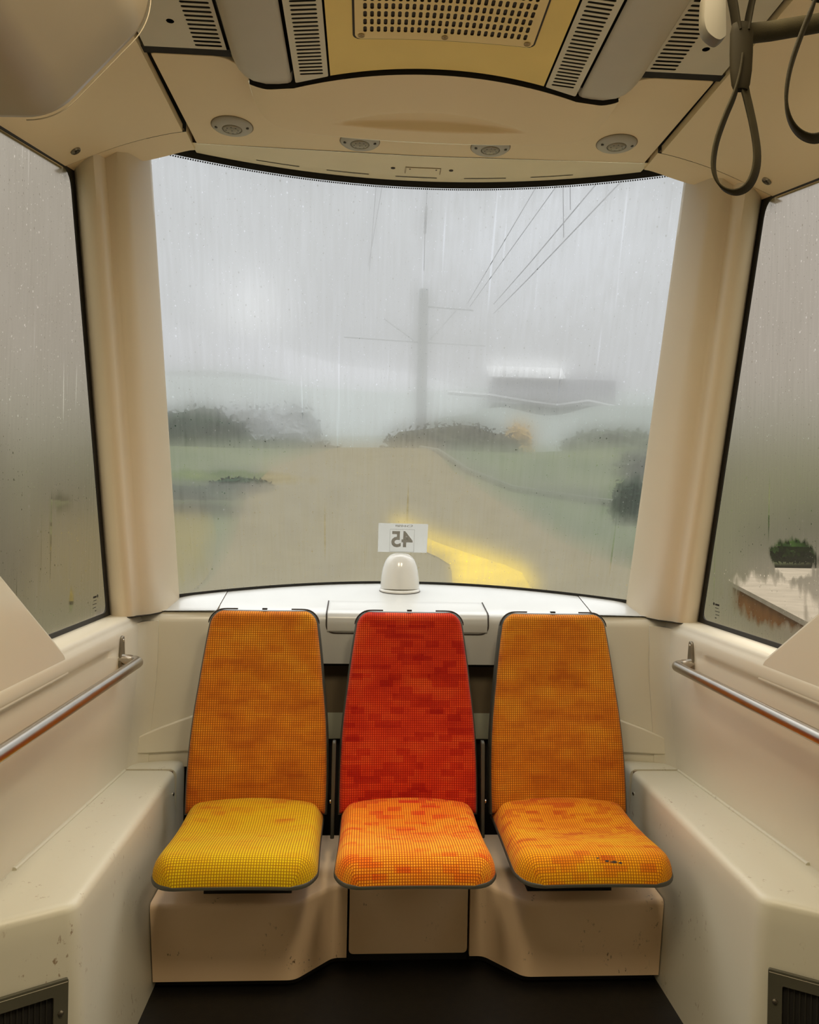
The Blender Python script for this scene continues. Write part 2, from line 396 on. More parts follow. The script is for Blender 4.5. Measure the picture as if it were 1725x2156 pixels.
def wall_x(Y, z):
    lo = .94+.066*max(-1, min(2.5, (2.65-Y)))        # near the box top the wall splays towards the camera
    hi = .912
    k = smooth01(.50, .90, z)
    x = lo*(1-k)+hi*k
    if z < .56: x += .0*(z)
    x += .014*(1-smooth01(.955, .972, z))*smooth01(.70, .90, z)*(1-smooth01(2.40, 2.47, Y))   # hollow behind the handrail
    if z > 1.0: x += .012*smooth01(1.0, 1.03, z)
    return x
for s, side in ((-1, 'left'), (1, 'right')):
    zs = [0, .25, .45, .48, .5]+[.5+.5*i/44 for i in range(1, 45)]+[1.008, 1.016, 1.024, 1.03]
    ys = [-2.2, -1.2, -.2, .6]+[.8+1.94*i/46 for i in range(47)]
    b = MB()
    rows = []
    for z in zs: rows.append([(s*wall_x(y, z), y, z) for y in ys])
    rows.append([(s*.935, y, 1.039) for y in ys]); rows.append([(s*1.02, y, 1.042) for y in ys])
    W = len(ys); v = [p for r in rows for p in r]
    b.add(v, [(j*W+i, j*W+i+1, (j+1)*W+i+1, (j+1)*W+i) for j in range(len(rows)-1) for i in range(W-1)])
    w = tag(b.build('wall_'+side, M['wall'], angle=50), kind='structure')
    # raised panel that closes the window towards the saloon, flush with the wall
    P = round_poly([(2.08, .96), (2.045, 1.022), (1.82, 1.165), (1.2, 1.56), (.7, 1.75), (.7, 2.45), (-2.2, 2.45), (-2.2, .96)], [0, .02, .02, .1, .1, 0, 0, 0])
    b = MB(); b.prism([(s*.914, y, z) for y, z in P], [(s*1.03, y, z) for y, z in P])
    b.build('side_panel', M['wall'], w, bevel=.008)
    # outer skin under the window
    # corner wall from the side wall to the shelf front
    A = (.965, 2.726); B = (.58, 2.80)
    def cw(t, z, out=0.): return (s*(A[0]+(B[0]-A[0])*t), A[1]+(B[1]-A[1])*t+.05*smooth01(.0, 1., 1-abs(2*t-1))*0-out, z)
    b = MB()
    zz = [.5, .52, .56, .575, .60, .7, .8, .9, .98, 1.0, 1.015, 1.028, 1.036]
    offs = [.0, .0, .0, .0, 0, 0, 0, 0, 0, 0, -.002, -.010, -.024]
    tt = [i/10 for i in range(11)]
    v = [cw(t, z, o) for z, o in zip(zz, offs) for t in tt]
    v += [(s*(A[0]+(B[0]-A[0])*t), 3.0, 1.04) for t in tt]
    b.add(v, [(j*11+i, j*11+i+1, (j+1)*11+i+1, (j+1)*11+i) for j in range(len(zz)) for i in range(10)])
    b.build('corner_panel', M['wall'], w, angle=50)
    # moulded pad low on the corner wall
    P = [(.02, .60), (.30, .645), (1., .735), (1., .555), (.03, .555)]
    b = MB(); b.loft([[cw(t, z, 0) for t, z in P], [cw(.5+(t-.5)*.985+.01, .63+(z-.63)*.97, .013) for t, z in P]])
    b.build('corner_moulding', M['wall'], w, bevel=.004)
    # fillet rounding the vertical corner
    b = MB(); ring = []
    for z in [.50+.51*i/8 for i in range(9)]:
        x0 = wall_x(2.70, z) if z < .95 else .912
        ring.append([(s*(x0+.004), 2.66, z), (s*(x0-.004), 2.70, z), (s*(x0-.018), 2.725, z), (s*(x0-.05), 2.7385, z), (s*(x0-.05), 2.78, z), (s*(x0+.03), 2.78, z), (s*(x0+.03), 2.66, z)])
    b.loft(ring); b.build('corner_fillet', M['wall'], w, angle=60)

    # pillar between windscreen and side window
    sec = [(.9945, 2.640), (.980, 2.626), (.950, 2.620), (.925, 2.622), (.908, 2.632), (.898, 2.650), (.888, 2.668), (.874, 2.694), (.858, 2.755), (.843, 2.83), (.829, 2.890), (.829, 2.912), (.86, 2.92), (.9945, 2.75)]
    n = 22; rings = []
    for k in range(n+1):
        z = 1.037+(2.50-1.037)*k/n
        t = (z-1.037)/(2.445-1.037)
        lean = -.475*t; ring = []
        for i, (x, y) in enumerate(sec):
            w_ = max(0, (1.0-x)/(1.0-.829))
            dy = (-.415*(1-w_)+-.478*w_)*t
            xx = x
            # the groove in the middle grows upwards
            if 3 <= i <= 8: dy += (.012+.045*t)*max(0, 1-abs(i-5.2)/2.6); xx += .016*max(0, 1-abs(i-5.2)/2.6)
            ring.append((s*xx, y+dy, z))
        rings.append(ring)
    b = MB(); b.loft(rings)
    p = b.build('trim_1' if s < 0 else 'trim_2', M['cream'], angle=60)
    tag(p, 'cream pillar between windscreen and %s side window' % side, kind='structure')
    b = MB(); b.loft([[(s*x*1.0, y, 1.0355) for x, y in sec], [(s*x, y-.0015, 1.038) for x, y in sec]])
    b.build('pillar_shadow_gap', M['black'], p)

# ------------------------------------------------------------------ windows
def uv_grid(fn, us, vs, uvf):
    v = [fn(a, c) for c in vs for a in us]; W = len(us)
    f = [(j*W+i, j*W+i+1, (j+1)*W+i+1, (j+1)*W+i) for j in range(len(vs)-1) for i in range(W-1)]
    return v, f, [uvf(*p) for p in v]
M['glass1'] = fogged_glass('misted_windscreen', .42, (.97, .98, .98), (.20, .195, .175),
    clears=[(-.62, 1.515, .30, .028, .24, .5), (-.74, 1.67, .30, .07, .12, .6), (.20, 1.69, .42, .05, .06, .6), (.80, 1.46, .10, .11, .26, .6), (.45, 2.30, .5, .26, .16, .7)], drop=1.1)
us = [-.88+1.76*i/40 for i in range(41)]; vs = [-.03+1.06*j/12 for j in range(13)]
v, f, uvs = uv_grid(lambda a, c: screen(a, c), us, vs, lambda x, y, z: (x, z))
win = mk('window_1', v, f, M['glass1'], uvs=uvs); tag(win, kind='structure', label='large curved windscreen misted with condensation')
def band(t0, t1, off):
    b = MB(); b.grid(lambda u, w: (lambda p: (p[0], p[1]-off, p[2]))(screen(-.87+1.74*u, t0+(t1-t0)*w)), 40, 1); return b
band(-.03, .004, .006).build('lower_seal', M['black'], win)
band(.994, 1.04, .006).build('upper_seal', M['black'], win)
# dotted edge of the black print
for t0, nm in ((.9915, 'upper_dots'),):
    b = MB()
    for k in range(230):
        x = -.80+1.6*k/229; p = Vector(screen(x, t0)); p.y -= .005
        b.add([p+Vector((-.0022, 0, -.0022)), p+Vector((.0022, 0, -.0022)), p+Vector((.0022, -.001, .0022)), p+Vector((-.0022, -.001, .0022))], [(0, 1, 2, 3)])
    b.build(nm, M['black'], win)['kind'] = 'stuff'

M['glass2'] = fogged_glass('misted_side_glass_left', .46, (.86, .76, .62), (.22, .18, .135), clears=[(2.31, 1.13, .025, .05, .30, .5), (2.22, 1.41, .10, .04, .2, .6)], drop=1.5, seed=3., blur=(1., 1.06, 2.0, .1))
M['glass3'] = fogged_glass('misted_side_glass_right', .46, (.90, .80, .68), (.22, .18, .135), clears=[(2.17, 1.165, .30, .085, .55, .45), (2.06, 1.292, .13, .06, .66, .3)], drop=1.5, seed=8., blur=(1., 1.05, 2.4, .05))
for s, nm, lab in ((-1, 'window_2', 'misted side window on the left'), (1, 'window_3', 'misted side window on the right with a wiped patch')):
    def top(y): return 2.352-.20*(2.262-y)
    def rear(z): return 2.655-(z-1.035)*.299
    def sw(u, w):
        z0 = 1.02; y_near = .7
        z = z0+(2.40-z0)*w
        return (s*1.0, y_near+(rear(z)+.02-y_near)*u, z)
    us = [i/12 for i in range(13)]; vs = [j/10 for j in range(11)]
    v, f, uvs = uv_grid(sw, us, vs, lambda x, y, z: (y, z))
    wn = mk(nm, v, f, M['glass2' if s < 0 else 'glass3'], uvs=uvs); tag(wn, lab, kind='structure')
    outer = [(2.70, 1.0), (2.25, 2.45), (.7, 2.45), (.7, 1.0)]
    tz = lambda y: top(y)-.022
    inner = round_poly([(rear(1.055)-.044, 1.055), (rear(2.33)-.040, 2.330), (.72, 2.330-.20*(2.262-.72)), (.72, 1.055)], [.035, .05, 0, 0], 5)
    plate(outer, [inner], lambda y, z, dd: (s*(.996-dd), y, z), .004).build('window_seal', M['black'], wn)
    # printed maker's mark in the lower corner, seen from behind
    b = MB()
    yy, z0 = (2.52, 1.115)
    for k, (w0, w1, h) in enumerate(((.0, .030, .006), (.0, .026, .002), (.0, .034, .002), (.004, .030, .002), (.0, .012, .003))):
        z = z0-.011*k
        nseg = 9 if k == 0 else (7 if k < 4 else 3)
        for q in range(nseg):
            a = w0+(w1-w0)*q/nseg; c = a+(w1-w0)/nseg*(.62 if k else .75)
            b.box(s*.9985-.0004, s*.9985+.0004, yy-a, yy-c, z-h/2, z+h/2)
    b.lathe([(.0, -.0005), (.005, -.0005), (.005, .0005), (0, .0005)], (s*.9985, yy+.010, z0+.001), (1, 0, 0), 12)
    b.build('glass_mark', M['black'], wn, smooth=False)

# ------------------------------------------------------------------ shelf under the windscreen
sh = thing('window_shelf', 'white glossy moulded shelf running under the curved windscreen', 'shelf', (0, 2.9, .5))
def shelf_z(x, Y):
    k = (Y-2.80)/max(.01, Yb(x)-2.80)
    return 1.040+(Zb(x)-1.040-.004)*max(0, min(1.05, k))
def shelf_front(x): return 2.775+.025*smooth01(.55, .62, abs(x))
SX = .674
def shelf_seg(x0, x1, name, par, ring0=0):
    b = MB(); nx = 16
    prof = [(0, .86, 0), (0, .98, 0), (0, 1.005, .0), (.004, 1.022, 0), (.012, 1.034, 0), (.025, 1.040, 0)]
    def fn(u, w):
        x = x0+(x1-x0)*u
        k = w*(len(prof)-1+6)
        if k <= len(prof)-1:
            i = int(min(len(prof)-2, k)); fr = k-i; p, q = prof[i], prof[i+1]
            return (x, shelf_front(x)+p[0]+(q[0]-p[0])*fr, p[1]+(q[1]-p[1])*fr)
        fr = (k-(len(prof)-1))/6
        ys = shelf_front(x)+.025; Y = ys+(Yb(x)-.004-ys)*fr
        return (x, Y, max(1.040, shelf_z(x, Y)))
    b.grid(fn, nx, len(prof)-1+6)
    return b.build(name, M['shelf'], par, angle=50)
shelf_seg(-SX+.0012, SX-.0012, 'centre_section', sh)
# end sections lap over the corner walls
for s in (-1, 1):
    b = MB()
    def fn(u, w):
        x = s*(SX+.0012+(.90-SX)*u)
        y0 = 2.755+.03*(1-u); y1 = Yb(min(.88, abs(x)))-.004
        Y = y0+(y1-y0)*w
        return (x, Y, 1.0415+(shelf_z(.8 if abs(x) > .8 else x, Y)-1.04)*1.0+.000)
    b.grid(fn, 10, 10); b.build('end_section', M['shelf'], sh, angle=50)
for s in (-1, 1):
    b = MB()
    b.grid(lambda u, w: (s*(SX-.002+.004*u), 2.80+(Yb(SX)-2.80)*w, shelf_z(SX, 2.80+(Yb(SX)-2.80)*w)-.0025), 1, 6)
    b.build('seam', M['seam'], sh)
# lid on the middle of the shelf, wrapping over the front edge
lid = MB(); LX = .286
def lidfn(u, w):
    x = -LX+2*LX*u
    prof = [(2.772, .970), (2.7705, .985), (2.7705, 1.005), (2.774, 1.024), (2.783, 1.037), (2.797, 1.0435), (2.83, 1.048), (2.87, 1.0545), (2.93, 1.0655)]
    k = w*(len(prof)-1); i = int(min(len(prof)-2, k)); fr = k-i
    y = prof[i][0]+(prof[i+1][0]-prof[i][0])*fr; z = prof[i][1]+(prof[i+1][1]-prof[i][1])*fr
    if u in (0., 1.) or w in (0., 1.): return (x, y+.003, z-.002) if w > .5 else (x, y+.006, z)
    # rounded lower corners
    r = .03; ex = LX-abs(x); ez = (z-.970) if w < .35 else 9
    if ex < r and ez < r:
        pass
    return (x, y, z)
us = [0, .004, .02, .05]+[.05+.9*i/20 for i in range(1, 20)]+[.95, .98, .996, 1.]
vs = [0, .03]+[.03+.94*i/22 for i in range(1, 22)]+[.97, 1.]
lid.grid(lidfn, 0, 0, us, vs)
lo = lid.build('shelf_lid', M['shelf'], sh, angle=60)
# dark seam line round the lid
path = []
for (x, z) in round_poly([(-LX-.002, 1.036), (-LX-.002, .968), (LX+.002, .968), (LX+.002, 1.036)], [0, .035, .035, 0], 6)[:]:
    path.append((x, 2.7735 if z < 1.02 else 2.779, z))
path = [(-LX-.002, 2.93, 1.064), (-LX-.002, 2.83, 1.047), (-LX-.002, 2.795, 1.0415)]+path+[(LX+.002, 2.795, 1.0415), (LX+.002, 2.83, 1.047), (LX+.002, 2.93, 1.064)]
b = MB(); b.tube(path, .0022, 6); b.build('lid_seam', M['slit'], lo)
# front below the lid: a set-back strip, then a recess with a lighter sloping ledge
b = MB(); b.box(-.60, .60, 2.79, 2.83, .858, .968); b.build('front_strip', M['shelf'], sh, bevel=.003)
b = MB(); b.box(-.60, .60, 2.795, 2.83, .848, .858); b.build('front_gap', M['black'], sh)  # black strip painted as the shadow line under the front strip
b = MB(); b.box(-.62, .62, 2.86, 2.90, .60, .85); b.build('recess_panel', plain('recess_brown', (.16, .12, .07), .5), sh)
b = MB(); b.prism([(-.62, 2.84, .575), (-.62, 2.84, .600), (-.62, 2.875, .715), (-.62, 2.895, .715), (-.62, 2.895, .575)],
                  [(.62, 2.84, .575), (.62, 2.84, .600), (.62, 2.875, .715), (.62, 2.895, .715), (.62, 2.895, .575)])
b.build('recess_ledge', plain('recess_green', (.36, .36, .27), .5), sh, bevel=.003)
b = MB(); b.box(-.62, .62, 2.87, 2.90, .02, .575); b.build('recess_base', M['void'], sh)

# white dome on the shelf
dm = thing('dome_cover', 'glossy white domed cover standing on the shelf at the windscreen', 'dome', (-.016, 3.10, 1.085))
b = MB(); rings = []
for k in range(15):
    a = k/14; h = .150*math.sin(a*PI/2)**.95; q = max(.02, math.cos(a*PI/2))**.62
    rings.append([(-.016+.077*q*math.cos(2*PI*i/36), 3.098+.050*q*math.sin(2*PI*i/36)+.008*a, 1.097+h*.93) for i in range(36)])
b.loft(rings); b.build('dome', M['dome'], dm, angle=80)
b = MB(); b.loft([[(-.016+.080*math.cos(2*PI*i/36)*k, 3.098+.053*math.sin(2*PI*i/36)*k, max(1.04, shelf_z(0, 3.098+.053*math.sin(2*PI*i/36)))+z) for i in range(36)] for z, k in ((.0025, 1.), (.008, 1.), (.011, .97), (.013, .93))])
b.build('base_flange', M['dome'], dm, angle=60)
b = MB(); b.loft([[(-.016+.081*math.cos(2*PI*i/36), 3.098+.054*math.sin(2*PI*i/36), shelf_z(0, 3.098+.054*math.sin(2*PI*i/36))+z) for i in range(36)] for z in (.0008, .0024)]); b.build('base_gasket', M['slit'], dm)

# paper sign on the inside of the glass, printed side outwards
m, nt, out = new_mat('paper')
dfb = N(nt, 'ShaderNodeBsdfDiffuse'); dfb.inputs[0].default_value = (.62, .61, .57, 1)
trb = N(nt, 'ShaderNodeBsdfTranslucent'); trb.inputs[0].default_value = (.56, .56, .52, 1)
ms = N(nt, 'ShaderNodeMixShader', i_0=.55); L(nt, dfb.outputs[0], ms.inputs[1]); L(nt, trb.outputs[0], ms.inputs[2]); L(nt, ms.outputs[0], out.inputs[0])
M['paper'] = m
M['ink'] = plain('grey_ink', (.33, .325, .295), .8)
sg = thing('paper_sign', 'white paper sign showing 45 from behind on the windscreen above the dome', 'sign', (-.006, 3.14, 1.236))
SLOPE = (Yt(0)-Yb(0))/(ZT-Zb(0))
def on_sign(x, z, o): return (-.0065+x*.9998-.012*0, 3.22-.46*.0+SLOPE*(z-1.11)-.014-o-.004*abs(x)/.1, z+.014*0-x*.006)
b = MB()
b.grid(lambda u, w: on_sign(-.0985+.197*u, 1.2375+.1165*w, 0), 8, 4); b.build('sheet', M['paper'], sg)
def sign_text(txt, size, cx, cz, name, bold):
    cu = bpy.data.curves.new(name, 'FONT'); cu.body = txt; cu.size = size; cu.align_x = 'CENTER'; cu.align_y = 'CENTER'; cu.offset = bold; cu.resolution_u = 3
    t = bpy.data.objects.new('tmp', cu); COL.objects.link(t); bpy.context.view_layer.update()
    me = t.evaluated_get(bpy.context.evaluated_depsgraph_get()).to_mesh()
    vs = [tuple(q.co) for q in me.vertices]; fs = [tuple(p.vertices) for p in me.polygons]
    t.evaluated_get(bpy.context.evaluated_depsgraph_get()).to_mesh_clear() if False else None
    bpy.data.objects.remove(t); bpy.data.curves.remove(cu)
    x0 = (min(q[0] for q in vs)+max(q[0] for q in vs))/2; y0 = (min(q[1] for q in vs)+max(q[1] for q in vs))/2
    # mirrored left to right: it is read from outside
    return mk(name, [on_sign(cx-(q[0]-x0), cz+(q[1]-y0), .0006) for q in vs], fs, M['ink'], sg, smooth=False)
sign_text('45', .088, -.003, 1.2905, 'number', .0022)
sign_text('e-tram', .016, -.010, 1.3445, 'lettering', .0002)
b = MB()
q = rrect(-.052, .046, 1.2405, 1.3305, .001, 2)
for (x0, x1, z0, z1) in ((-.052, .046, 1.3298, 1.3308), (-.052, -.051, 1.2395, 1.3305), (.045, .046, 1.2395, 1.3305), (-.052, .046, 1.2392, 1.2402)):
    b.add([on_sign(x0, z0, .0005), on_sign(x1, z0, .0005), on_sign(x1, z1, .0005), on_sign(x0, z1, .0005)], [(0, 1, 2, 3)])
b.build('frame_line', M['ink'], sg, smooth=False)
b = MB(); n = 20
for k in range(n):
    a0, a1 = 2*PI*k/n, 2*PI*(k+1)/n
    b.add([on_sign(.026+.012*math.cos(a)*rr, 1.3445+.0045*math.sin(a)*rr+.12*.012*math.cos(a), .0005) for a, rr in ((a0, 1), (a1, 1), (a1, .72), (a0, .72))], [(0, 1, 2, 3)])
b.build('logo_ellipse', M['ink'], sg, smooth=False)

# ------------------------------------------------------------------ side boxes with heater grilles
def box_side(s, label):
    t = thing('side_box', label, 'box', (s*.86, 2.2, 0), 'moulded boxes along both walls')
    def xin(z): return .777-.030*(.52-z)/.52
    # cover: top, inner face and front in one moulding
    rings = []
    sec = [(0.0, .0), (.30, 0), (.46, 0), (.503, 0), (.512, .002), (.5185, .0075), (.5215, .015), (.522, .024)]
    foot = lambda z, ins: [(xin(z)+ins, 1.768+ins*.7), (xin(z)+ins, 2.655), (1.0, 2.655), (1.0, 1.63+ins*.7)]
    for z, ins in sec:
        P = foot(z, ins)
        P = round_poly(P, [.026, .010, 0, 0], 5)
        rings.append([(s*x, y, z) for x, y in P])
    b = MB(); b.loft(rings)
    b.build('box_cover', M['base2'], t, angle=60)
    # ledge behind the cover
    rings = []
    for z, ins in ((0, 0), (.40, 0), (.505, 0), (.518, .006), (.525, .018)):
        P = round_poly([(.772+ins, 2.662), (.772+ins, 2.775), (.99, 2.775), (.99, 2.662)], [0, 0, 0, 0], 4)
        rings.append([(s*x, y, z) for x, y in P])
    b = MB(); b.loft(rings); b.build('rear_ledge', M['base2'], t, angle=60)
    b = MB(); b.box(*sorted((s*.784, s*.995)), 2.653, 2.664, .3, .5195); b.build('seam', M['seam'], t)
    # raised strip along the wall
    b = MB()
    P = [(.935, 2.65), (.99, 2.65), (1.03, 1.93), (.977, 1.93)]
    b.loft([[(s*x, y, .515) for x, y in P], [(s*x, y, .526) for x, y in P], [(s*(x+.004), y, .529) for x, y in P]])
    b.build('wall_strip', M['base2'], t)
    b = MB(); b.lathe([(.0, -.002), (.0065, -.002), (.0065, .002), (.004, .0035), (0, .0035)], (s*(xin(.455)), 2.622, .455), (-s, 0, 0), 14); b.build('screw', M['steel'], t)
    # grille in the front face
    o = Vector((.777, 1.768, 0)); dv = Vector((1.0-.777, 1.63-1.768, 0)).normalized(); nv = Vector((-dv.y, dv.x, 0))
    if nv.y > 0: nv = -nv
    def gp(a, z, h=0.): p = o+dv*(a-.022)+nv*(h+.0095); return (s*p.x, p.y, z)
    a0, a1, z0, z1 = .040, .205, .10, .372
    rings = lambda k: rrect(a0+k, a1-k, z0+k, z1-k, .004, 2)
    fr = plate(rrect(a0, a1, z0, z1, .004, 2), [list(reversed(rrect(a0+.030, a1-.03, z0+.03, z1-.032, .004, 2)))], lambda x, y, dd: gp(x, y, .001+dd), .009)
    g = fr.build('grille_frame', M['grille'], t, smooth=False, bevel=.003)
    b = MB(); b.add([gp(a0+.02, z0+.02, .0015), gp(a1-.02, z0+.02, .0015), gp(a1-.02, z1-.02, .0015), gp(a0+.02, z1-.02, .0015)], [(0, 1, 2, 3)]); b.build('grille_void', M['void'], g)
    b = MB()
    for k in range(8):
        a = a0+.041+.0115*k
        b.add([gp(a, z0+.03, .0018), gp(a+.0012, z0+.03, .0050), gp(a+.0012, z1-.034, .0050), gp(a, z1-.034, .0018), gp(a+.0028, z0+.03, .0046), gp(a+.0028, z1-.034, .0046)], [(0, 1, 2, 3), (1, 4, 5, 2)])
    b.build('grille_vanes', M['vane'], g, smooth=False)
    b = MB(); b.add([gp(a0+.002, z1-.007, .0105), gp(a1, z1-.007, .0105), gp(a1, z1-.0015, .0085), gp(a0+.002, z1-.0015, .0085)], [(0, 1, 2, 3)]); b.build('bright_edge', M['edge_glint'], g)
    nw = Vector((s*nv.x, nv.y, 0))
    b = MB(); b.lathe([(0, 0), (.0062, 0), (.0055, .003), (.003, .0048), (0, .005)], gp(a0+.015, z1-.07, .010), nw, 14); b.build('grille_screw', M['steel2'], g)
    return t
box_side(-1, 'cream moulded side box along the left wall with a heater grille in its front')
box_side(1, 'cream moulded side box along the right wall with a heater grille in its front')

# ------------------------------------------------------------------ seat plinths
def plinth(s, label):
    t = thing('seat_plinth', label, 'plinth', (s*.47, 2.45, 0), 'outer seat plinths')
    P = round_poly([(.760, 2.30), (.338, 2.30), (.232, 2.412), (.190, 2.412), (.190, 2.78), (.765, 2.78)], [0, .022, .02, 0, 0, 0], 5)
    def sh_(k): return [(min(.760, x+ (0 if x > .7 else 0)), y+(k if y < 2.5 else 0)) for x, y in P]
    b = MB(); b.loft([[(s*(x if x < .7 else .7735-.030*(.52-z)/.52), y, z) for x, y in sh_(k)] for z, k in ((.028, 0), (.235, 0), (.246, .003), (.252, .011))])
    b.build('plinth_panel', M['base'], t, angle=50)
    b = MB(); b.loft([[(s*min(x, .742), y+.03, z) for x, y in P] for z in (.0, .03)]); b.build('dark_kick', M['void'], t)
    return t
plinth(-1, 'beige seat plinth with an angled corner under the yellow left seat')
plinth(1, 'beige scuffed seat plinth with an angled corner under the gold right seat')
t = thing('access_panel', 'flat beige access panel between the plinths under the orange middle seat', 'panel', (.008, 2.43, 0))
b = MB(); P = round_poly([(-.1835, .035), (.1835, .035), (.1835, .385), (-.1835, .385)], [.016, .016, 0, 0], 5)
b.prism([(x, 2.417, z) for x, z in P], [(x, 2.44, z) for x, z in P]); b.build('panel_face', M['base'], t, bevel=.002)
b = MB(); b.box(-.1885, .1885, 2.445, 2.70, 0, .375); b.build('panel_carcass', M['void'], t)

# ------------------------------------------------------------------ seats
def pad(name, fr, wf, T, thick, redge, shape, mat, par, nu=26, nv=44, back=0.):
    us = [math.sin(PI/2*(-1+2*i/nu)) for i in range(nu+1)]; ts = [T*(1-math.cos(PI*j/nv))/2 for j in range(nv+1)]
    V = []; UV = []; Fc = []
    for t in ts:
        w = wf(t)
        for u in us:
            x = u*w; dist = max(0, min((1-abs(u))*w, t, T-t)); q = min(1, dist/redge)
            V.append(fr(x, t, thick*math.sqrt(max(0, 1-(1-q)**2))+shape(u, t)))
    n = len(V); W = nu+1; h = nu//2; vl = [0.]
    for j in range(1, nv+1): vl.append(vl[-1]+(V[j*W+h]-V[(j-1)*W+h]).length)
    for j in range(nv+1):
        row = [0.]*W
        for i in range(h+1, W): row[i] = row[i-1]+(V[j*W+i]-V[j*W+i-1]).length
        for i in range(h-1, -1, -1): row[i] = row[i+1]-(V[j*W+i]-V[j*W+i+1]).length
        UV += [(row[i]+.5, vl[j]) for i in range(W)]
    for t in ts:
        w = wf(t)
        for u in us: V.append(fr(u*w, t, back+shape(u, t))); UV.append((u*w+.5, t))
    for j in range(nv):
        for i in range(nu):
            a = j*W+i; Fc.append((a, a+1, a+W+1, a+W)); Fc.append((n+a, n+a+W, n+a+W+1, n+a+1))
    bd = [i for i in range(W)]+[j*W+nu for j in range(1, nv+1)]+[nv*W+i for i in range(nu-1, -1, -1)]+[j*W for j in range(nv-1, 0, -1)]
    for k in range(len(bd)):
        a, c = bd[k], bd[(k+1) % len(bd)]; Fc.append((a, c, n+c, n+a))
    return mk(name, V, Fc, mat, par, angle=60, uvs=UV)

def make_seat(xc, label, mb, mc, middle=False, torn=False):
    t = thing('tram_seat', label, 'seat', (xc, 2.45, .25), 'row of three seats under the windscreen')
    TB = .642; Ub = Vector((0, .135, .627)).normalized(); Nb = Vector((0, -Ub.z, Ub.y)); B0 = Vector((xc, 2.515, .432))
    fb = lambda x, q, dd: B0+Vector((x, 0, 0))+Ub*q+Nb*dd
    def wb(q, e=0.):
        w = .2205-.050*(max(0, q)/TB)**2.1+.004*math.sin(PI*min(1, q/TB*1.6)) ; r = .042; h = TB-q
        if h < r: w = w-r+math.sqrt(max(0, r*r-(r-h)**2))
        return w+e
    shb = lambda u, q: -.040*(1-u*u)*(1-.75*q/TB)+.012*math.sin(PI*min(1, q/.33))*(1-u*u)-.006*math.exp(-((q-.405)/.012)**2)*(1 if abs(u) < .4 else math.exp(-((abs(u)-.4)/.1)**2))
    pad('backrest', fb, wb, TB, .045, .022, shb, mb, t)
    Bs = B0-Ub*.004
    fs = lambda x, q, dd: Bs+Vector((x, 0, 0))+Ub*q+Nb*dd
    TS = TB+.007
    wsb = lambda q: wb(min(TB, q*TB/TS))+.0042
    pad('backrest_shell', fs, wsb, TS, .022, .012, lambda u, q: shb(u, min(TB, q)), M['shell'], t, back=-.022)
    # cushion
    TC = .505; Uc = Vector((0, -.43, .010)).normalized(); Nc = Vector((0, -Uc.z, -Uc.y)); Nc = Vector((0, .023, 1)).normalized()
    C0 = Vector((xc, 2.558, .408))
    fc = lambda x, q, dd: C0+Vector((x, 0, 0))+Uc*q+Nc*dd
    def wc(q, e=0.):
        w = .213+.006*smooth01(.17, .47, q); r = .075; h = TC-q
        if h < r: w = w-r+math.sqrt(max(0, r*r-(r-h)**2))
        r = .018
        if q < r: w = w-r+math.sqrt(max(0, r*r-(r-q)**2))
        return w+e
    shc = lambda u, q: -.016*(1-u*u)*math.exp(-((q-.24)/.09)**2)+.008*smooth01(.29, .43, q)*(1-.5*u*u)-.012*smooth01(.45, .505, q)+(.004+.012*(1-u*u))*math.exp(-((q-.06)/.07)**2)
    pad('cushion', fc, wc, TC, .058, .040, shc, mc, t, nv=40)
    fcs = lambda x, q, dd: C0-Nc*.002-Uc*.003+Vector((x, 0, 0))+Uc*q+Nc*dd
    TCS = TC+.004
    pad('cushion_shell', fcs, lambda q: wc(q*TC/TCS)+.0028, TCS, .007, .006, lambda u, q: shc(u, min(TC, q))*.6-.004*0, M['shell'], t, nv=36, back=-.004)
    b = MB(); b.box(xc-.13, xc+.13, 2.36, 2.60, .253 if not middle else .397, .386 if not middle else .400)
    if not middle: b.build('seat_bracket', M['void'], t)
    if torn:
        # small tear in the front edge of the cushion
        b = MB(); rnd = random.Random(4)
        def cs(x, q):
            dist = min(q, TC-q); k = min(1, dist/.040); return fc(x, q, .058*math.sqrt(max(0, 1-(1-k)**2))+shc(x/.215, q)+.0006)
        for (x0, x1, q0) in ((-.004, .004, .478), (.018, .030, .484), (.030, .052, .4855), (.054, .064, .487)):
            n_ = 5; top_ = []; bot_ = []
            for i in range(n_+1):
                x = x0+(x1-x0)*i/n_; hgt = .0016*math.sin(PI*i/n_)*rnd.uniform(.6, 1.4)+.0002
                top_.append(cs(x, q0-hgt)); bot_.append(cs(x, q0+hgt))
            b.add(top_+bot_, [(i, i+1, n_+2+i, n_+1+i) for i in range(n_)])
        tr_ = b.build('tear', M['slit'], t); tr_['label'] = 'dark tear in the fabric'
    # stitched seam across the back
    b = MB(); b.tube([fb(-.048+.096*i/10, .405-.001*math.cos(i), .045+shb(.25*abs(i-5)/5, .405)+.0008) for i in range(11)], .0008, 5); b.build('stitch_line', M['stitch'], t)
    # black clips at the top corners
    for sg_ in (-1, 1):
        P = []
        for i in range(9):
            q = TS-.045+.045*math.sin(PI/2*i/8); P.append(fs(sg_*(wsb(q)+.001), q+.0015*i/8, .013+shb(1, TB)))
        for i in range(1, 5): P.append(fs(sg_*(wsb(TS)-.011*i), TS+.002, .013+shb(1, TB)))
        b = MB(); b.tube(P, [.0012]+[.0024]*(len(P)-2)+[.0024], 8); b.build('corner_clip', M['clip'], t)
    b = MB(); P0 = fs(0, TS+.001, .012); b.box(P0.x-.008, P0.x+.008, P0.y-.006, P0.y+.006, P0.z-.001, P0.z+.004); b.build('top_tab', M['clip'], t)
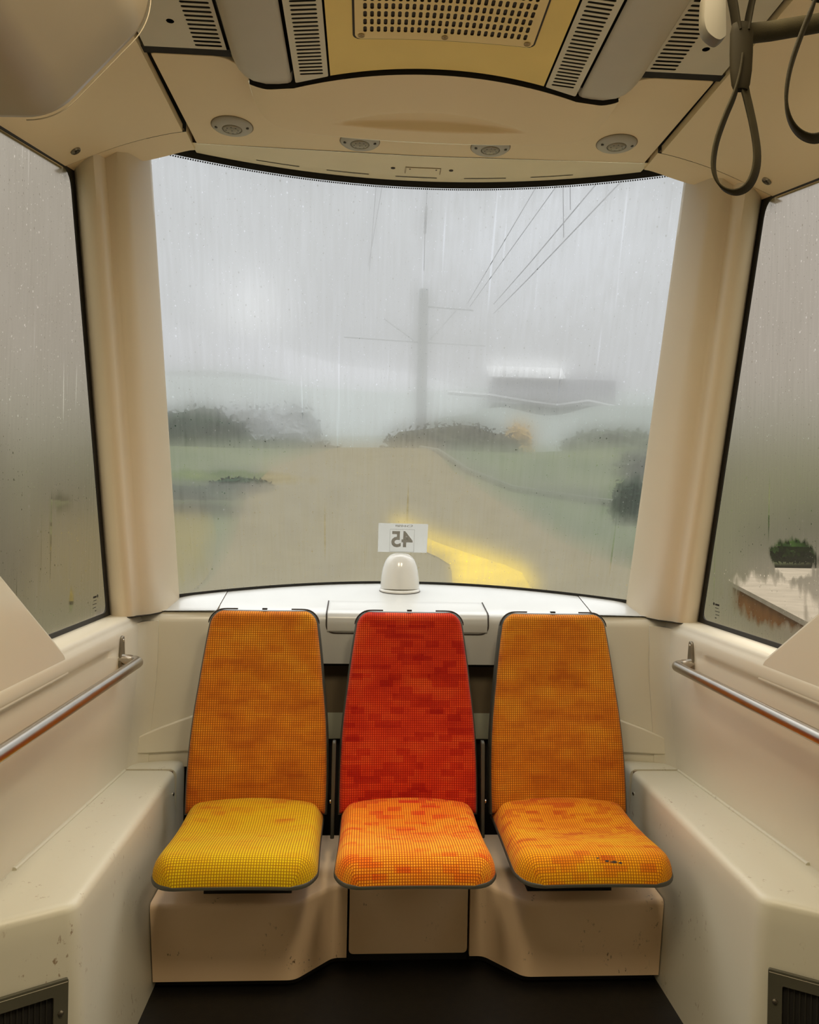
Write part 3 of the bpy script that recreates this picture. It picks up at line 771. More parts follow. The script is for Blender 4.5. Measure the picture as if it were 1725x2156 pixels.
    if middle:
        for sg_ in (-1, 1):
            x = xc+sg_*.2405
            b = MB()
            P = round_poly([(2.522, .66), (2.548, .66), (2.535, .54), (2.512, .36), (2.488, .36), (2.508, .54)], [.01, .01, 0, 0, 0, 0], 4)
            b.prism([(x-.006, y, z) for y, z in P], [(x+.006, y, z) for y, z in P]); h = b.build('hinge_arm', M['shell'], t, bevel=.003)
            b = MB(); b.lathe([(0, 0), (.007, 0), (.006, .004), (0, .005)], (x-.006+.0*sg_, 2.503, .475), (-1, 0, 0) if sg_ < 0 else (1, 0, 0), 12); b.v = [(p[0]+(.012 if sg_ > 0 else 0), p[1], p[2]) for p in b.v]
            b.build('hinge_bolt', M['steel'], h)
    return t
make_seat(-.4865, 'left seat of the row with amber back and yellow cushion', OR['backL'], OR['seatL'])
make_seat(-.003, 'middle seat of the row with red back and bright orange cushion', OR['backM'], OR['seatM'], True)
make_seat(.4865, 'right seat of the row with amber back and torn gold cushion', OR['backR'], OR['seatR'], torn=True)

# ------------------------------------------------------------------ handrails
def handrail(s, label):
    t = thing('handrail', label, 'handrail', (s*.9, 2.2, .92), 'steel handrails on the side walls')
    zr = .921; P = [(.925, 2.490, zr+.004), (.90, 2.488, zr+.003), (.880, 2.484, zr+.002)]
    for k in range(1, 9):
        a = PI/2*k/8; P.append((.880-.032*math.sin(a), 2.484-.036*(1-math.cos(a)), zr))
    P += [(.848, 2.3, zr), (.848, 1.9, zr), (.848, 1.2, zr), (.848, .75, zr)]
    for k in range(1, 7):
        a = PI/2*k/6; P.append((.848+.036*(1-math.cos(a)), .75-.036*math.sin(a), zr))
    P.append((.94, .714, zr))
    b = MB(); b.tube([(s*x, y, z) for x, y, z in P], .0162, 20); b.build('rail_bar', M['steel'], t, angle=70)
    for yc in (2.492, .714):
        Q = [(yc+.021*math.cos(a), .912+.021*math.sin(a)) for a in [-PI+.1+(PI+.0)*k/10 for k in range(11)]]+[(yc+.011*math.cos(a), .986+.011*math.sin(a)) for a in [.1+(PI-.2)*k/8 for k in range(9)]]
        b = MB(); b.prism([(s*.9035, y, z) for y, z in Q], [(s*.912, y, z) for y, z in Q]); br = b.build('bracket_plate', M['steel2'], t, bevel=.0015)
        b = MB(); b.lathe([(0, 0), (.0048, 0), (.004, .002), (0, .0025)], (s*.9035, yc, .983), (-s, 0, 0), 12); b.build('bracket_screw', M['steel'], br)
    return t
handrail(-1, 'brushed steel handrail bracketed to the left wall')
handrail(1, 'brushed steel handrail bracketed to the right wall')

# ------------------------------------------------------------------ ceiling over the seats
ZC = 2.49
t = thing('ceiling_panel', 'pale tan front ceiling panel with a bulging middle and windscreen header', 'ceiling panel', (0, 2.2, ZC))
P = round_poly([(-.694, 1.914), (-.515, 1.914), (-.44, 2.02), (.44, 2.02), (.515, 1.914), (.694, 1.914), (.682, 2.376), (0, 2.393), (-.682, 2.376)], [.01, .03, 0, 0, .03, .01, .004, 0, .004], 4)
b = MB(); b.prism([(x, y, ZC) for x, y in P], [(x, y, ZC+.02) for x, y in P]); b.build('flat_panel', M['ceil'], t, bevel=.002)
def crease(x): return 2.393-.017*abs(x)/.682
def Yh(x): return Yt(x)-.034
hd = MB()
def hz(w): return ZC+.0015+.008*w
def hfn(u, w):
    x = -.70+1.40*u; y0 = crease(x); y1 = max(y0+.012, Yh(x)); return (x, y0+(y1-y0)*w, hz(w))
hd.grid(hfn, 40, 8); ho = hd.build('header', M['ceil2'], t, angle=60)
b = MB(); b.grid(lambda u, w: (-.70+1.4*u, max(crease(-.7+1.4*u)+.012, Yh(-.70+1.4*u))+.0*w, hz(1)+.06*w), 40, 1); b.build('header_edge', M['void'], ho)
b = MB(); b.tube([(x, crease(x), ZC-.0002) for x in [-.68+1.36*i/20 for i in range(21)]], .0016, 6); b.build('crease_line', M['edge_glint'], t)
# slits, holes and a small cover plate in the header
for xc in (-.455, -.235, -.012, .213, .425):
    b = MB(); w2 = .066 if abs(xc) > .3 else .068
    pts = [(x, Yh(x)-.034, hz(.82)-.0012) for x in [xc-w2+2*w2*i/8 for i in range(9)]]
    b.add([(x, y-.0022, z) for x, y, z in pts]+[(x, y+.0022, z) for x, y, z in pts], [(i, i+1, 10+i, 9+i) for i in range(8)]); b.build('air_slit', M['slit'], ho)
for xc in (-.090, .096):
    b = MB(); b.lathe([(0, 0), (.007, 0), (.007, .001), (0, .001)], (xc, 2.498, hz(.5)-.0012), (0, 0, 1), 14); b.build('screw_hole', M['slit'], ho)
b = MB(); Q = rrect(-.048, .060, 2.488, 2.532, .004, 3); b.prism([(x, y, hz(.55)-.0022) for x, y in Q], [(x, y, hz(.55)+.004) for x, y in Q]); cp = b.build('cover_plate', M['ceil2'], ho, bevel=.001)
for xx in (-.036, .048):
    b = MB(); b.lathe([(0, 0), (.0028, 0), (.0028, .0008), (0, .0008)], (xx, 2.497, hz(.55)-.0028), (0, 0, 1), 8); b.build('plate_screw', M['slit'], cp)
b = MB(); b.tube([(x, y, hz(.5)-.0012) for x, y in [(-.0505, 2.530), (-.0505, 2.486), (.0625, 2.486), (.0625, 2.530)]], .0009, 5); b.build('plate_seam', M['seam'], cp)

def Yend(x): return 1.878+.058*(x/.35)**2 if abs(x) < .36 else 1.878+.058*(.36/.35)**2
# bulge
HW = .462
def pod_front(x): return min(1.952, Yend(x)+.013) if abs(x) < .36 else 1.950
def pod_lip(x):
    f0 = pod_front(x); l0 = 2.207-.045*(x/HW)**2
    return f0+(l0-f0)*max(0, 1-(abs(x)/HW)**9)**.25
def pod_z(x, Y, w):
    z = 2.434+.024*max(0, 1-(x/.42)**2)*(1-w)**2
    e = HW-abs(x)
    if e < .06: z += .012*(1-e/.06)**2
    z += .010*(1-smooth01(0, .06, 1-w)) if w > .94 else 0
    xr = x/.255
    if abs(xr) < 1:
        yu = 2.030+.075*xr*xr; yl = 2.128-.020*xr*xr
        if yu < Y < yl:
            q = (Y-yu)/(yl-yu); dpt = .020*(1-xr*xr)**.8
            z += dpt*(smooth01(0, .45, q)*(1-smooth01(.80, 1., q)))
    return z
us = [math.sin(PI/2*(-1+2*i/72)) for i in range(73)]; ws = [i/60 for i in range(61)]
b = MB(); grid_v = []
for w in ws:
    for u in us:
        x = HW*u; f0 = pod_front(x); Y = f0+(pod_lip(x)-f0)*w; grid_v.append((x, Y, pod_z(x, Y, w)))
W = len(us)
b.add(grid_v, [(j*W+i, j*W+i+1, (j+1)*W+i+1, (j+1)*W+i) for j in range(len(ws)-1) for i in range(W-1)])
fr_ = [grid_v[i] for i in range(W)]
lip = [grid_v[(len(ws)-1)*W+i] for i in range(W)]
def outw(i, k, z):
    x, y, _ = lip[i]; a = Vector(lip[max(0, i-1)]); c = Vector(lip[min(W-1, i+1)]); tn = (c-a); nrm = Vector((-tn.y, tn.x, 0)); nrm = nrm.normalized() if nrm.length > 1e-6 else Vector((0, 1, 0))
    return (x+nrm.x*k, y+nrm.y*k, z)
r1 = [outw(i, .002, lip[i][2]+.003) for i in range(W)]; r2 = [outw(i, .004, lip[i][2]+.02) for i in range(W)]; r3 = [outw(i, .010, ZC+.002) for i in range(W)]
b.add(lip+r1+r2+r3, [(j*W+i, j*W+i+1, (j+1)*W+i+1, (j+1)*W+i) for j in range(3) for i in range(W-1)])
bo = b.build('bulge', M['ceil'], t, angle=50)
b = MB(); b.add([(x, y-.0015, z+.0005) for x, y, z in fr_]+[(x, y-.0035, 2.535) for x, y, z in fr_], [(i, i+1, W+i+1, W+i) for i in range(W-1)]); b.build('front_gap', M['void'], bo)
b = MB(); b.add([outw(i, -.0032, lip[i][2]-.0012) for i in range(W)]+[outw(i, .0032, lip[i][2]-.0012) for i in range(W)]+[outw(i, .0034, lip[i][2]+.004) for i in range(W)], [(j*W+i, j*W+i+1, (j+1)*W+i+1, (j+1)*W+i) for j in range(2) for i in range(W-1)]); b.build('bulge_glint', M['edge_glint'], bo)  # bright ribbon added to imitate the highlight along the bulge lip

# downlights
def lamp(xc, yc, label):
    t = thing('ceiling_lamp', label, 'lamp', (xc, yc, ZC), 'round lamps in the front ceiling panel')
    b = MB(); b.lathe([(.0575, .001), (.0575, -.002), (.054, -.0055), (.040, -.009), (.031, -.011), (.0285, -.0105), (.027, -.007), (.0, -.007)], (xc, yc, ZC), (0, 0, 1), 40); b.build('bezel', M['lamp'], t, angle=50)
    b = MB(); b.lathe([(.0595, .0005), (.0595, -.0008), (.057, -.0008), (.057, .0005)], (xc, yc, ZC), (0, 0, 1), 40); b.build('rim_shadow', M['seam'], t)
    b = MB(); b.lathe([(.0265, -.006), (.0265, -.010), (.022, -.0125), (.012, -.014), (0, -.0145)], (xc, yc, ZC), (0, 0, 1), 28); ln = b.build('lens', M['lens'], t, angle=70)
    for k in range(9):
        a = 2*PI*k/8; rr = .0165 if k < 8 else 0
        b = MB(); b.lathe([(0, 0), (.0024, 0), (.0024, .0015), (0, .0015)], (xc+rr*math.cos(a), yc+rr*math.sin(a), ZC-.0145 - (0 if k == 8 else -.001)), (0, 0, 1), 8); b.build('led_dot', M['dot'], ln)
    for q in (-1, 1):
        b = MB(); b.lathe([(0, 0), (.0042, 0), (.0042, .003), (0, .003)], (xc+q*.044, yc-.006, ZC-.0098), (0, 0, 1), 12); b.build('screw_hole', M['dot'], t)
    return t
def copy_tree(o, parent=None):
    c = o.copy(); COL.objects.link(c); c.parent = parent
    for ch in list(o.children): copy_tree(ch, c)
    return c
L0 = lamp(-.557, 2.258, 'round grey ceiling lamp nearest the left side panel')
for (x, y, lab) in ((-.194, 2.316, 'round grey ceiling lamp half hidden by the bulge, left of the cover plate'),
                    (.194, 2.316, 'round grey ceiling lamp half hidden by the bulge, right of the cover plate'),
                    (.557, 2.258, 'round grey ceiling lamp nearest the right side panel')):
    c = copy_tree(L0); c.location = (x, y, ZC); c['label'] = lab

# vault with the yellow grille panel and slotted strips
def zv(x): return 2.447+.018*(1-(x/.35)**2)
Y0 = 1.15
t = thing('grille_panel', 'yellow vaulted ceiling panel with a perforated grille', 'ceiling panel', (0, 1.6, 2.46))
b = MB(); nx = 20
top = [(x, Yend(x), zv(x)) for x in [-.262+.524*i/nx for i in range(nx+1)]]
bot = [(p[0], Y0, p[2]) for p in top]
b.add(bot+top+[(p[0], p[1], p[2]+.012) for p in top]+[(p[0], p[1], p[2]+.012) for p in bot], [(i, i+1, nx+2+i, nx+1+i) for i in range(nx)]+[(nx+1+i, nx+2+i, 2*nx+3+i, 2*nx+2+i) for i in range(nx)])
b.build('yellow_sheet', M['yellow'], t)
GX = .2; GY = 1.757
b = MB(); Q = rrect(-GX-.006, GX+.006, Y0+.01, GY+.006, .016, 5)
pl = plate(Q, [], lambda x, y, dd: (x, y+.0*x, zv(x)-.0012-dd), .0004)
# the curved plates need cross cuts: lay them out as strips
def curved_plate(x0, x1, y0, y1, zoff, mat, name, par, n=16):
    b = MB(); b.grid(lambda u, w: (x0+(x1-x0)*u, y0+(y1-y0)*w, zv(x0+(x1-x0)*u)-zoff), n, 1); return b.build(name, mat, par)
def rounded_plate(hw, y0, y1, r, zoff, mat, name, par):
    b = MB(); n = 30
    xs_ = [-hw+2*hw*(1-math.cos(PI*i/n))/2 for i in range(n+1)]
    def ye(x):
        e = hw-abs(x); return y1-r+math.sqrt(max(0, r*r-(r-e)**2)) if e < r else y1
    b.grid(lambda u, w: (lambda x: (x, y0+(ye(x)-y0)*w, zv(x)-zoff))(xs_[int(round(u*n))]), n, 1)
    return b.build(name, mat, par)
gm = rounded_plate(GX+.005, Y0+.01, GY+.005, .016, .0012, M['slit'], 'grille_gasket', t)
holes = []
npx = 25; px = .0148
for i in range(npx):
    for j in range(12):
        holes.append(stadium(-.1776+px*i, 1.722-.0262*j, .0078, .0205, 3))
# holes are cut strip by strip so the plate can follow the vault
b = MB()
cols_ = [-.1776+px*i for i in range(npx)]
edges = [-GX]+[c-px/2 for c in cols_]+[cols_[-1]+px/2, GX]
ytop = GY
for i in range(len(edges)-1):
    x0, x1 = edges[i], edges[i+1]
    hs = [h for h in holes if x0 < sum(p[0] for p in h)/len(h) < x1]
    o = [(x0, Y0+.014), (x1, Y0+.014), (x1, ytop if x1 < GX-1e-6 else ytop-.012), (x0, ytop if x0 > -GX+1e-6 else ytop-.012)]
    if x1 > GX-1e-6: o = [(x0, Y0+.014), (x1, Y0+.014), (x1, ytop-.013), (x1-.004, ytop-.004), (x1-.013, ytop), (x0, ytop)]
    if x0 < -GX+1e-6: o = [(x0, Y0+.014), (x1, Y0+.014), (x1, ytop), (x0+.013, ytop), (x0+.004, ytop-.004), (x0, ytop-.013)]
    k = plate(o, [list(reversed(h)) for h in hs], lambda x, y, dd: (x, y, zv(x)-.0030-dd), .0007); b.add(k.v, k.f)
gp_ = b.build('grille_plate', M['yellow2'], t, smooth=False)
for (x, y) in ((-.186, 1.744), (0, 1.744), (.186, 1.744)):
    b = MB(); b.lathe([(0, 0), (.0075, 0), (.0075, .0008), (.0058, .0012), (.0055, .0005), (.002, .0005), (.002, .0014), (0, .0014)], (x, y, zv(x)-.0047), (0, 0, -1), 14); b.build('grille_screw', plain('brass_screw%d' % int(x*100), (.35, .25, .09), .4), gp_)

for s, lab in ((-1, 'grey slotted vent strip on the left edge of the yellow ceiling panel'), (1, 'grey slotted vent strip on the right edge of the yellow ceiling panel')):
    t = thing('ceiling_vent', lab, 'vent', (s*.306, 1.6, 2.45), 'slotted vent strips beside the yellow panel')
    x0, x1 = .267, .348
    hs = [stadium(.3065, 1.898-.0142*k, .056, .0072, 4) for k in range(46)]
    Q = round_poly([(x0, Y0), (x1, Y0), (x1, Yend(x1)), (x0, Yend(x0))], [0, 0, .006, .004], 3)
    k = plate(Q, [list(reversed(h)) for h in hs], lambda x, y, dd: (s*x, y, zv(x)-dd), .0008)
    k.build('slotted_plate', M['vent'], t, smooth=False)
    b = MB(); b.grid(lambda u, w: (s*(x0+.004+(x1-x0-.008)*u), Y0+(Yend(x0)-.004-Y0)*w, zv(.3)+.012), 1, 1); b.build('vent_backing', M['void'], t)

for s, lab in ((-1, 'smooth grey rounded duct cover left of the vents in the ceiling'), (1, 'smooth grey rounded duct cover right of the vents in the ceiling')):
    t = thing('duct_cover', lab, 'duct', (s*.43, 1.6, 2.45), 'grey duct covers in the ceiling')
    pr = [(.357, 2.452), (.360, 2.446), (.368, 2.4425), (.39, 2.4395), (.42, 2.4375), (.45, 2.4380), (.468, 2.4415), (.480, 2.448), (.488, 2.457), (.492, 2.470), (.493, 2.50)]
    def ye(x):
        return 1.942 if x < .405 else 1.942-.085*(1-math.sqrt(max(0, 1-((x-.405)/.0885)**2)))
    b = MB(); rows = []
    for w in [i/24 for i in range(25)]:
        rows.append([(s*x, Y0+(ye(x)-Y0)*w, z+.006*max(0, (w-.97)/.03)**2) for x, z in pr])
    rows.append([(s*x, ye(x)+.001, z+.03) for x, z in pr])
    W = len(pr); b.add([p for r in rows for p in r], [(j*W+i, j*W+i+1, (j+1)*W+i+1, (j+1)*W+i) for j in range(len(rows)-1) for i in range(W-1)])
    b.build('cover', M['grey'], t, angle=60)
    q_ = [.395+.0985*math.sin(PI/2*i/16) for i in range(17)]
    b = MB(); b.add([(s*x, ye(x)-.002, 2.4888) for x in q_]+[(s*(x+.006*smooth01(.42, .49, x)), ye(x)+.009, 2.4888) for x in q_]+[(s*.4935, 1.15, 2.4888), (s*.505, 1.15, 2.4888)], [(i, i+1, 18+i, 17+i) for i in range(16)]+[(16, 33, 35, 34)]); b.build('edge_gap', M['void'], t)

for s, lab in ((-1, 'flat grey slotted vent panel beside the left ceiling hatch'), (1, 'flat grey slotted vent panel beside the right ceiling hatch')):
    t = thing('ceiling_vent', lab, 'vent', (s*.6, 1.6, ZC), 'flat slotted vent panels at the ceiling edges')
    hs = [stadium(.547, 1.872-.0158*k, .064, .0080, 4) for k in range(40)]+[[(.615+.009*math.cos(a), 1.785+.009*math.sin(a)) for a in [2*PI*i/14 for i in range(14)]]]
    Q = [(.507, Y0), (.700, Y0), (.700, 1.886), (.507, 1.886)]
    b = MB(); b.grid(lambda u, w: (s*(.50+.215*u), 1.8855+.030*w, ZC+.0012), 1, 1); b.build('edge_gap', M['void'], t)
    k = plate(Q, [list(reversed(h)) for h in hs], lambda x, y, dd: (s*x, y, ZC+dd), .0009); k.build('slotted_plate', M['vent'], t, smooth=False)
    b = MB(); b.grid(lambda u, w: (s*(.509+.188*u), Y0+.72*w, ZC+.018), 1, 1); b.build('vent_backing', M['void'], t)

# sloping hatches between ceiling and side windows
def hatch_z(x, Y):
    k = (x-.70)/.30
    base = 2.490-.148*k**1.15 if k > 0 else 2.49
    return base-.20*max(-.3, 2.262-Y)*smooth01(.2, 1., k)
for s, lab in ((-1, 'tan ceiling hatch with a lock above the left side window'), (1, 'tan ceiling hatch with a lock above the right side window')):
    t = thing('ceiling_hatch', lab, 'hatch', (s*.85, 1.9, 2.44), 'hatches above the side windows')
    def rear_y(x): return 2.291-.36*(x-.706) if x > .706 else 2.291
    yn = .7
    b = MB()
    def fn(u, w):
        x = .7+.305*u; x0 = .722-.018*w
        x = x0+(1.005-x0)*u
        Y = yn+(rear_y(x)-yn)*w
        return (s*x, Y, hatch_z(x, Y)-.006)
    us = [i/24 for i in range(25)]; vs = [i/20 for i in range(21)]
    v = [fn(a, c) for c in vs for a in us]; W = 25
    f = [(j*W+i, j*W+i+1, (j+1)*W+i+1, (j+1)*W+i) for j in range(20) for i in range(24)]
    n0 = len(v); edge = [j*W for j in range(21)]+[20*W+i for i in range(1, 25)]
    v += [(v[e][0], v[e][1], v[e][2]+.022) for e in edge]
    f += [(edge[i], edge[i+1], n0+i+1, n0+i) for i in range(len(edge)-1)]
    b.add(v, f); hp = b.build('hatch_door', M['ceil'], t, angle=45)
    # fixed strip behind the hatch, down to the pillar and the windscreen
    b = MB()
    def fn2(u, w):
        x = .695+.325*u
        y0 = rear_y(x)+.006; y1 = 2.412-.23*max(0, x-.7)-.62*max(0, x-.835)
        Y = y0+(max(y1, y0+.03)-y0)*w
        return (s*x, Y, hatch_z(x, Y)-.004+.006*w*0)
    v = [fn2(a, c/6) for c in range(7) for a in us]
    f = [(j*W+i, j*W+i+1, (j+1)*W+i+1, (j+1)*W+i) for j in range(6) for i in range(24)]
    n0 = len(v); edge = [6*W+i for i in range(25)]
    v += [(v[e][0], v[e][1]+.004, v[e][2]+.04) for e in edge]; f += [(edge[i], edge[i+1], n0+i+1, n0+i) for i in range(24)]
    n1 = len(v); edge = [j*W for j in range(7)]
    v += [(v[e][0], v[e][1], v[e][2]+.03) for e in edge]; f += [(edge[i], edge[i+1], n1+i+1, n1+i) for i in range(6)]
    b.add(v, f); b.build('rear_strip', M['ceil'], t, angle=45)
    b = MB(); b.grid(lambda u, w: (s*(.70+.30*u), rear_y(.70+.30*u)-.003+.012*w, hatch_z(.70+.3*u, rear_y(.70+.3*u))+.001), 20, 1); b.build('seam', M['seam'], t)
    # lock
    kx, ky = .945, 2.13
    kz = hatch_z(kx, ky)-.006
    nrm = Vector((-s*(hatch_z(kx+.01, ky)-hatch_z(kx-.01, ky))/.02, -.14, 1)).normalized()*-1
    b = MB(); b.lathe([(.0, -.001), (.014, -.001), (.014, .003), (.0125, .005), (.0105, .005), (.010, .003), (0, .003)], (s*kx, ky, kz), nrm, 20); lk = b.build('lock', M['steel2'], t, angle=40)
    b = MB(); b.lathe([(.0, 0), (.0035, 0), (.0035, .0012), (0, .0012)], Vector((s*kx, ky, kz))+nrm*.0032, nrm, 10)
    for a in range(3):
        o = Vector((math.cos(a*2.09), math.sin(a*2.09), 0)); o = (o-nrm*o.dot(nrm)).normalized()
        b.lathe([(.0, 0), (.0022, 0), (.0022, .001), (0, .001)], Vector((s*kx, ky, kz))+nrm*.0032+o*.0065, nrm, 8)
    b.build('lock_slots', M['dot'], lk)

# grey housing at the upper left
t = thing('ceiling_housing', 'large smooth grey rounded housing at the upper left near the ceiling', 'housing', (-.85, 1.15, 2.3))
P = round_poly([(-1.11, 2.055), (-.705, 2.068), (-.548, 2.243), (-.545, 2.484), (-1.11, 2.484)], [0, .05, .045, 0, 0], 8)
rings = []
for y, k in ((.70, 0.), (1.30, 0), (1.375, .0), (1.392, .004), (1.400, .012)):
    rings.append([(x-(k if x > -1.1 else 0), y, z+(k if z < 2.45 else 0)) for x, z in P])
b = MB(); b.loft(rings); b.build('housing_shell', M['pod'], t, angle=60)
b = MB(); b.tube([(x, 1.391, z-.001) for x, z in P if z < 2.46 and x > -1.1], .0010, 6); b.build('housing_glint', plain('housing_glint', (.42, .35, .24), .4), t)  # pale line painted as the highlight along the housing edge

# straps
def ribbon(path, wv, th):
    """flat strap: path points, wv width vectors"""
    rings = []
    for i, p in enumerate(path):
        p = Vector(p); tn = (Vector(path[min(i+1, len(path)-1)])-Vector(path[max(i-1, 0)])).normalized(); w = Vector(wv[i]); n = tn.cross(w).normalized()*th
        rings.append([p-w-n*.5, p-w*.9-n, p+w*.9-n, p+w-n*.5, p+w+n*.5, p+w*.9+n, p-w*.9+n, p-w+n*.5])
    b = MB(); b.loft(rings); return b
def hand_strap(c, rot, name_label, group=None, drop=0.):
    c = Vector(c); R = Matrix.Rotation(rot, 3, 'Z')
    W_ = lambda x, y, z: c+R@Vector((x, y, z))
    t = thing('hand_strap', name_label, 'strap', tuple(c), group)
    # loop: teardrop
    prof = [(1554, 122), (1549, 162), (1538, 205), (1520, 250), (1503, 300), (1496, 340), (1497, 370), (1506, 393), (1522, 408), (1544, 413), (1566, 405), (1582, 386), (1592, 355), (1593, 318), (1585, 270), (1573, 220), (1563, 180), (1556, 122)]
    prof = [((a-1553)*.000667, -(c_-99)*.000667) for a, c_ in prof]
    pts = []; wv = []; n = len(prof)
    for i in range(n-1):
        for q in range(4):
            p0, p1, p2, p3 = prof[max(0, i-1)], prof[i], prof[i+1], prof[min(n-1, i+2)]; f_ = q/4
            cr_ = [.5*(2*p1[k]+(p2[k]-p0[k])*f_+(2*p0[k]-5*p1[k]+4*p2[k]-p3[k])*f_*f_+(3*p1[k]-p0[k]-3*p2[k]+p3[k])*f_**3) for k in (0, 1)]
            a = (i+f_)/(n-1)*2-1
            pts.append(W_(cr_[0], .003*a, cr_[1])); tw = .72+.30*a
            wv.append(R@Vector((.0115*math.sin(tw), .0115*math.cos(tw), 0)))
    ribbon(pts, wv, .0017).build('strap_loop', M['strap'], t, angle=60)
    b = MB(); rings = []
    for z, k in ((-.062, .62), (-.055, .80), (-.035, .95), (-.01, 1.), (.02, 1.), (.032, .85), (.034, .6)):
        rings.append([W_(.0165*k*math.cos(2*PI*i/20)*(1.0), .010*k*math.sin(2*PI*i/20), z) for i in range(20)])
    b.loft(rings); b.build('sleeve', M['sleeve'], t, angle=60)
    b = MB()
    up_ = MB()
    for sg_ in (-1, 1):
        path = [W_(sg_*.006, 0, .02), W_(sg_*.012, 0, .055), W_(sg_*.022, 0, .10+drop), W_(sg_*.024, 0, .125+drop)]
        for i in range(1, 5): path.append(W_(sg_*.024*math.cos(PI/2*i/4), 0, .125+drop+.022*math.sin(PI/2*i/4)))
        k = ribbon(path, [R@Vector((0, .011, 0))]*len(path), .0017); up_.add(k.v, k.f)
    up_.build('hanger_loop', M['sleeve'], t, angle=60)
    # pale plastic clip beside the sleeve
    b = MB(); Q = round_poly([(-.020, .085), (-.052, .085), (-.054, .028), (-.030, .012), (-.018, .02)], [.004, .012, .02, .012, .004], 5)
    b.loft([[W_(x*k+(-.03)*(1-k), y, z) for x, z in Q] for y, k in ((.028, .92), (.024, 1.), (.012, 1.), (.008, .92))]); b.build('plastic_clip', M['clip2'], t, angle=50)
    return t
hand_strap((.371, 1.10, 2.078), 0., 'olive hand strap loop hanging in full view at the upper right', 'hand straps on the ceiling rail')
hand_strap((.312, .80, 2.01), .1, 'olive hand strap cut off by the right edge of the photo', 'hand straps on the ceiling rail', .06)
t = thing('ceiling_rail', 'dark brass ceiling rail carrying the hand straps at the upper right', 'rail', (.4, 1.0, 2.24))
b = MB(); b.tube([(.10, -.3, 2.205), (.312, .80, 2.205), (.371, 1.10, 2.208), (.378, 1.14, 2.208)], .015, 16)
b.build('rail_tube', M['strap'], t)
b = MB(); b.tube([(.385, 1.13, 2.115), (.44, 1.15, 2.135), (.53, 1.17, 2.165), (.70, 1.2, 2.26), (.78, 1.2, 2.36), (.79, 1.2, 2.47)], .014, 14); b.build('rail_stay', M['strap'], t)
# ------------------------------------------------------------------ outside
GRASS = outdoor('wet_grass', (.22, .28, .14), (.38, .42, .21), .35)
def ground_z(x, y): return -.6+5.5*smooth01(20, 46, y)-1.2*smooth01(60, 140, y)+.25*noise.noise(Vector((x*.12, y*.12, 0)))+1.0*smooth01(6, 26, abs(x+1))*smooth01(20, 40, y)*(1 if x > 0 else -.35)
def heightfield(name, x0, x1, y0, y1, nx, ny, fn, mat):
    b = MB(); b.grid(lambda u, w: (lambda x, y: (x, y, fn(x, y)))(x0+(x1-x0)*u, y0+(y1-y0)*w), nx, ny)
    return b.build(name, mat, origin=(0, (y0+y1)/2, 0))
tag(heightfield('ground', -90, 90, -25, 150, 90, 90, ground_z, GRASS), kind='structure')
def strip(name, rows, dz, mat, n=10, **k):
    """rows: (y, x_left, x_right), laid on the ground"""
    b = MB()
    def fn(u, w):
        q = w*(len(rows)-1); i = min(len(rows)-2, int(q)); fr = q-i; a, c = rows[i], rows[i+1]
        y = a[0]+(c[0]-a[0])*fr; xl = a[1]+(c[1]-a[1])*fr; xr = a[2]+(c[2]-a[2])*fr
        x = xl+(xr-xl)*u; return (x, y, ground_z(x, y)+dz)
    b.grid(fn, n, (len(rows)-1)*6); return b.build(name, mat, origin=(0, rows[0][0], 0), **k)
tb = strip('track_bed', [(4, -3.2, 3.6), (14, -3.6, 5.4), (23, -4.4, 8.3), (27, -4.6, 6.6), (32, -5.0, 5.2), (37, -4.6, 3.9), (42, -2.6, 3.4), (47, -.8, 2.6)], .05,
           outdoor('ballast', (.42, .335, .165), (.56, .46, .24), 1.3))
tag(tb, kind='structure')
lf = strip('verge', [(16, -9, -3.9), (23, -9.5, -4.6), (27, -10.5, -5.2), (30, -10.5, -6.0)], .07, outdoor('ochre_verge', (.42, .33, .08), (.54, .42, .11), .6)); tag(lf, kind='structure')
yl = strip('yellow_band', [(18, 1.9, 3.9), (22.5, 2.35, 4.4), (23.6, 2.4, 4.1), (24.6, 2.15, 3.55), (25.6, 1.75, 2.95), (26.6, 1.3, 2.3), (27.6, .95, 1.75), (28.6, .7, 1.25)], .10, outdoor('band_yellow', (1.45, 1.0, .10), (2.1, 1.45, .16), 1.2))
tag(yl, 'broad yellow band on the ground right of the dome', 'marking')  # broad band of strong yellow laid over the ground

def foliage(name, c, r, n, leaf, mat, sd, par=None, squash=.35):
    rnd = random.Random(sd); b = MB(); c = Vector(c)
    core = []
    # solid rough core
    ico = bmesh.new(); bmesh.ops.create_icosphere(ico, subdivisions=3, radius=1.)
    for v in ico.verts:
        k = .86+.30*noise.noise(v.co*2.2+Vector((sd, 0, 0))); z = v.co.z*k
        v.co = Vector((v.co.x*k*r[0], v.co.y*k*r[1], max(-squash, z)*r[2]))
    b.add([c+v.co for v in ico.verts], [tuple(q.index for q in f.verts) for f in ico.faces]); ico.free()
    for _ in range(n):
        d_ = Vector((rnd.gauss(0, 1), rnd.gauss(0, 1), rnd.gauss(0, 1))).normalized()
        k = .84+.30*noise.noise(d_*2.2+Vector((sd, 0, 0)))+rnd.uniform(-.06, .12)
        p = c+Vector((d_.x*k*r[0], d_.y*k*r[1], max(-squash, d_.z*k)*r[2]))
        u_ = Vector((rnd.gauss(0, 1), rnd.gauss(0, 1), rnd.gauss(0, 1))).normalized()*leaf*rnd.uniform(.6, 1.3); w_ = u_.cross(d_).normalized()*leaf*.5
        b.add([p-u_, p+w_, p+u_, p-w_], [(0, 1, 2, 3)])
    return b.build(name, mat, par, smooth=False, origin=None if par else c)
G1 = outdoor('dark_green', (.07, .12, .08), (.13, .20, .12), 2.)
G2 = outdoor('blue_green', (.05, .085, .075), (.09, .13, .11), 1.)
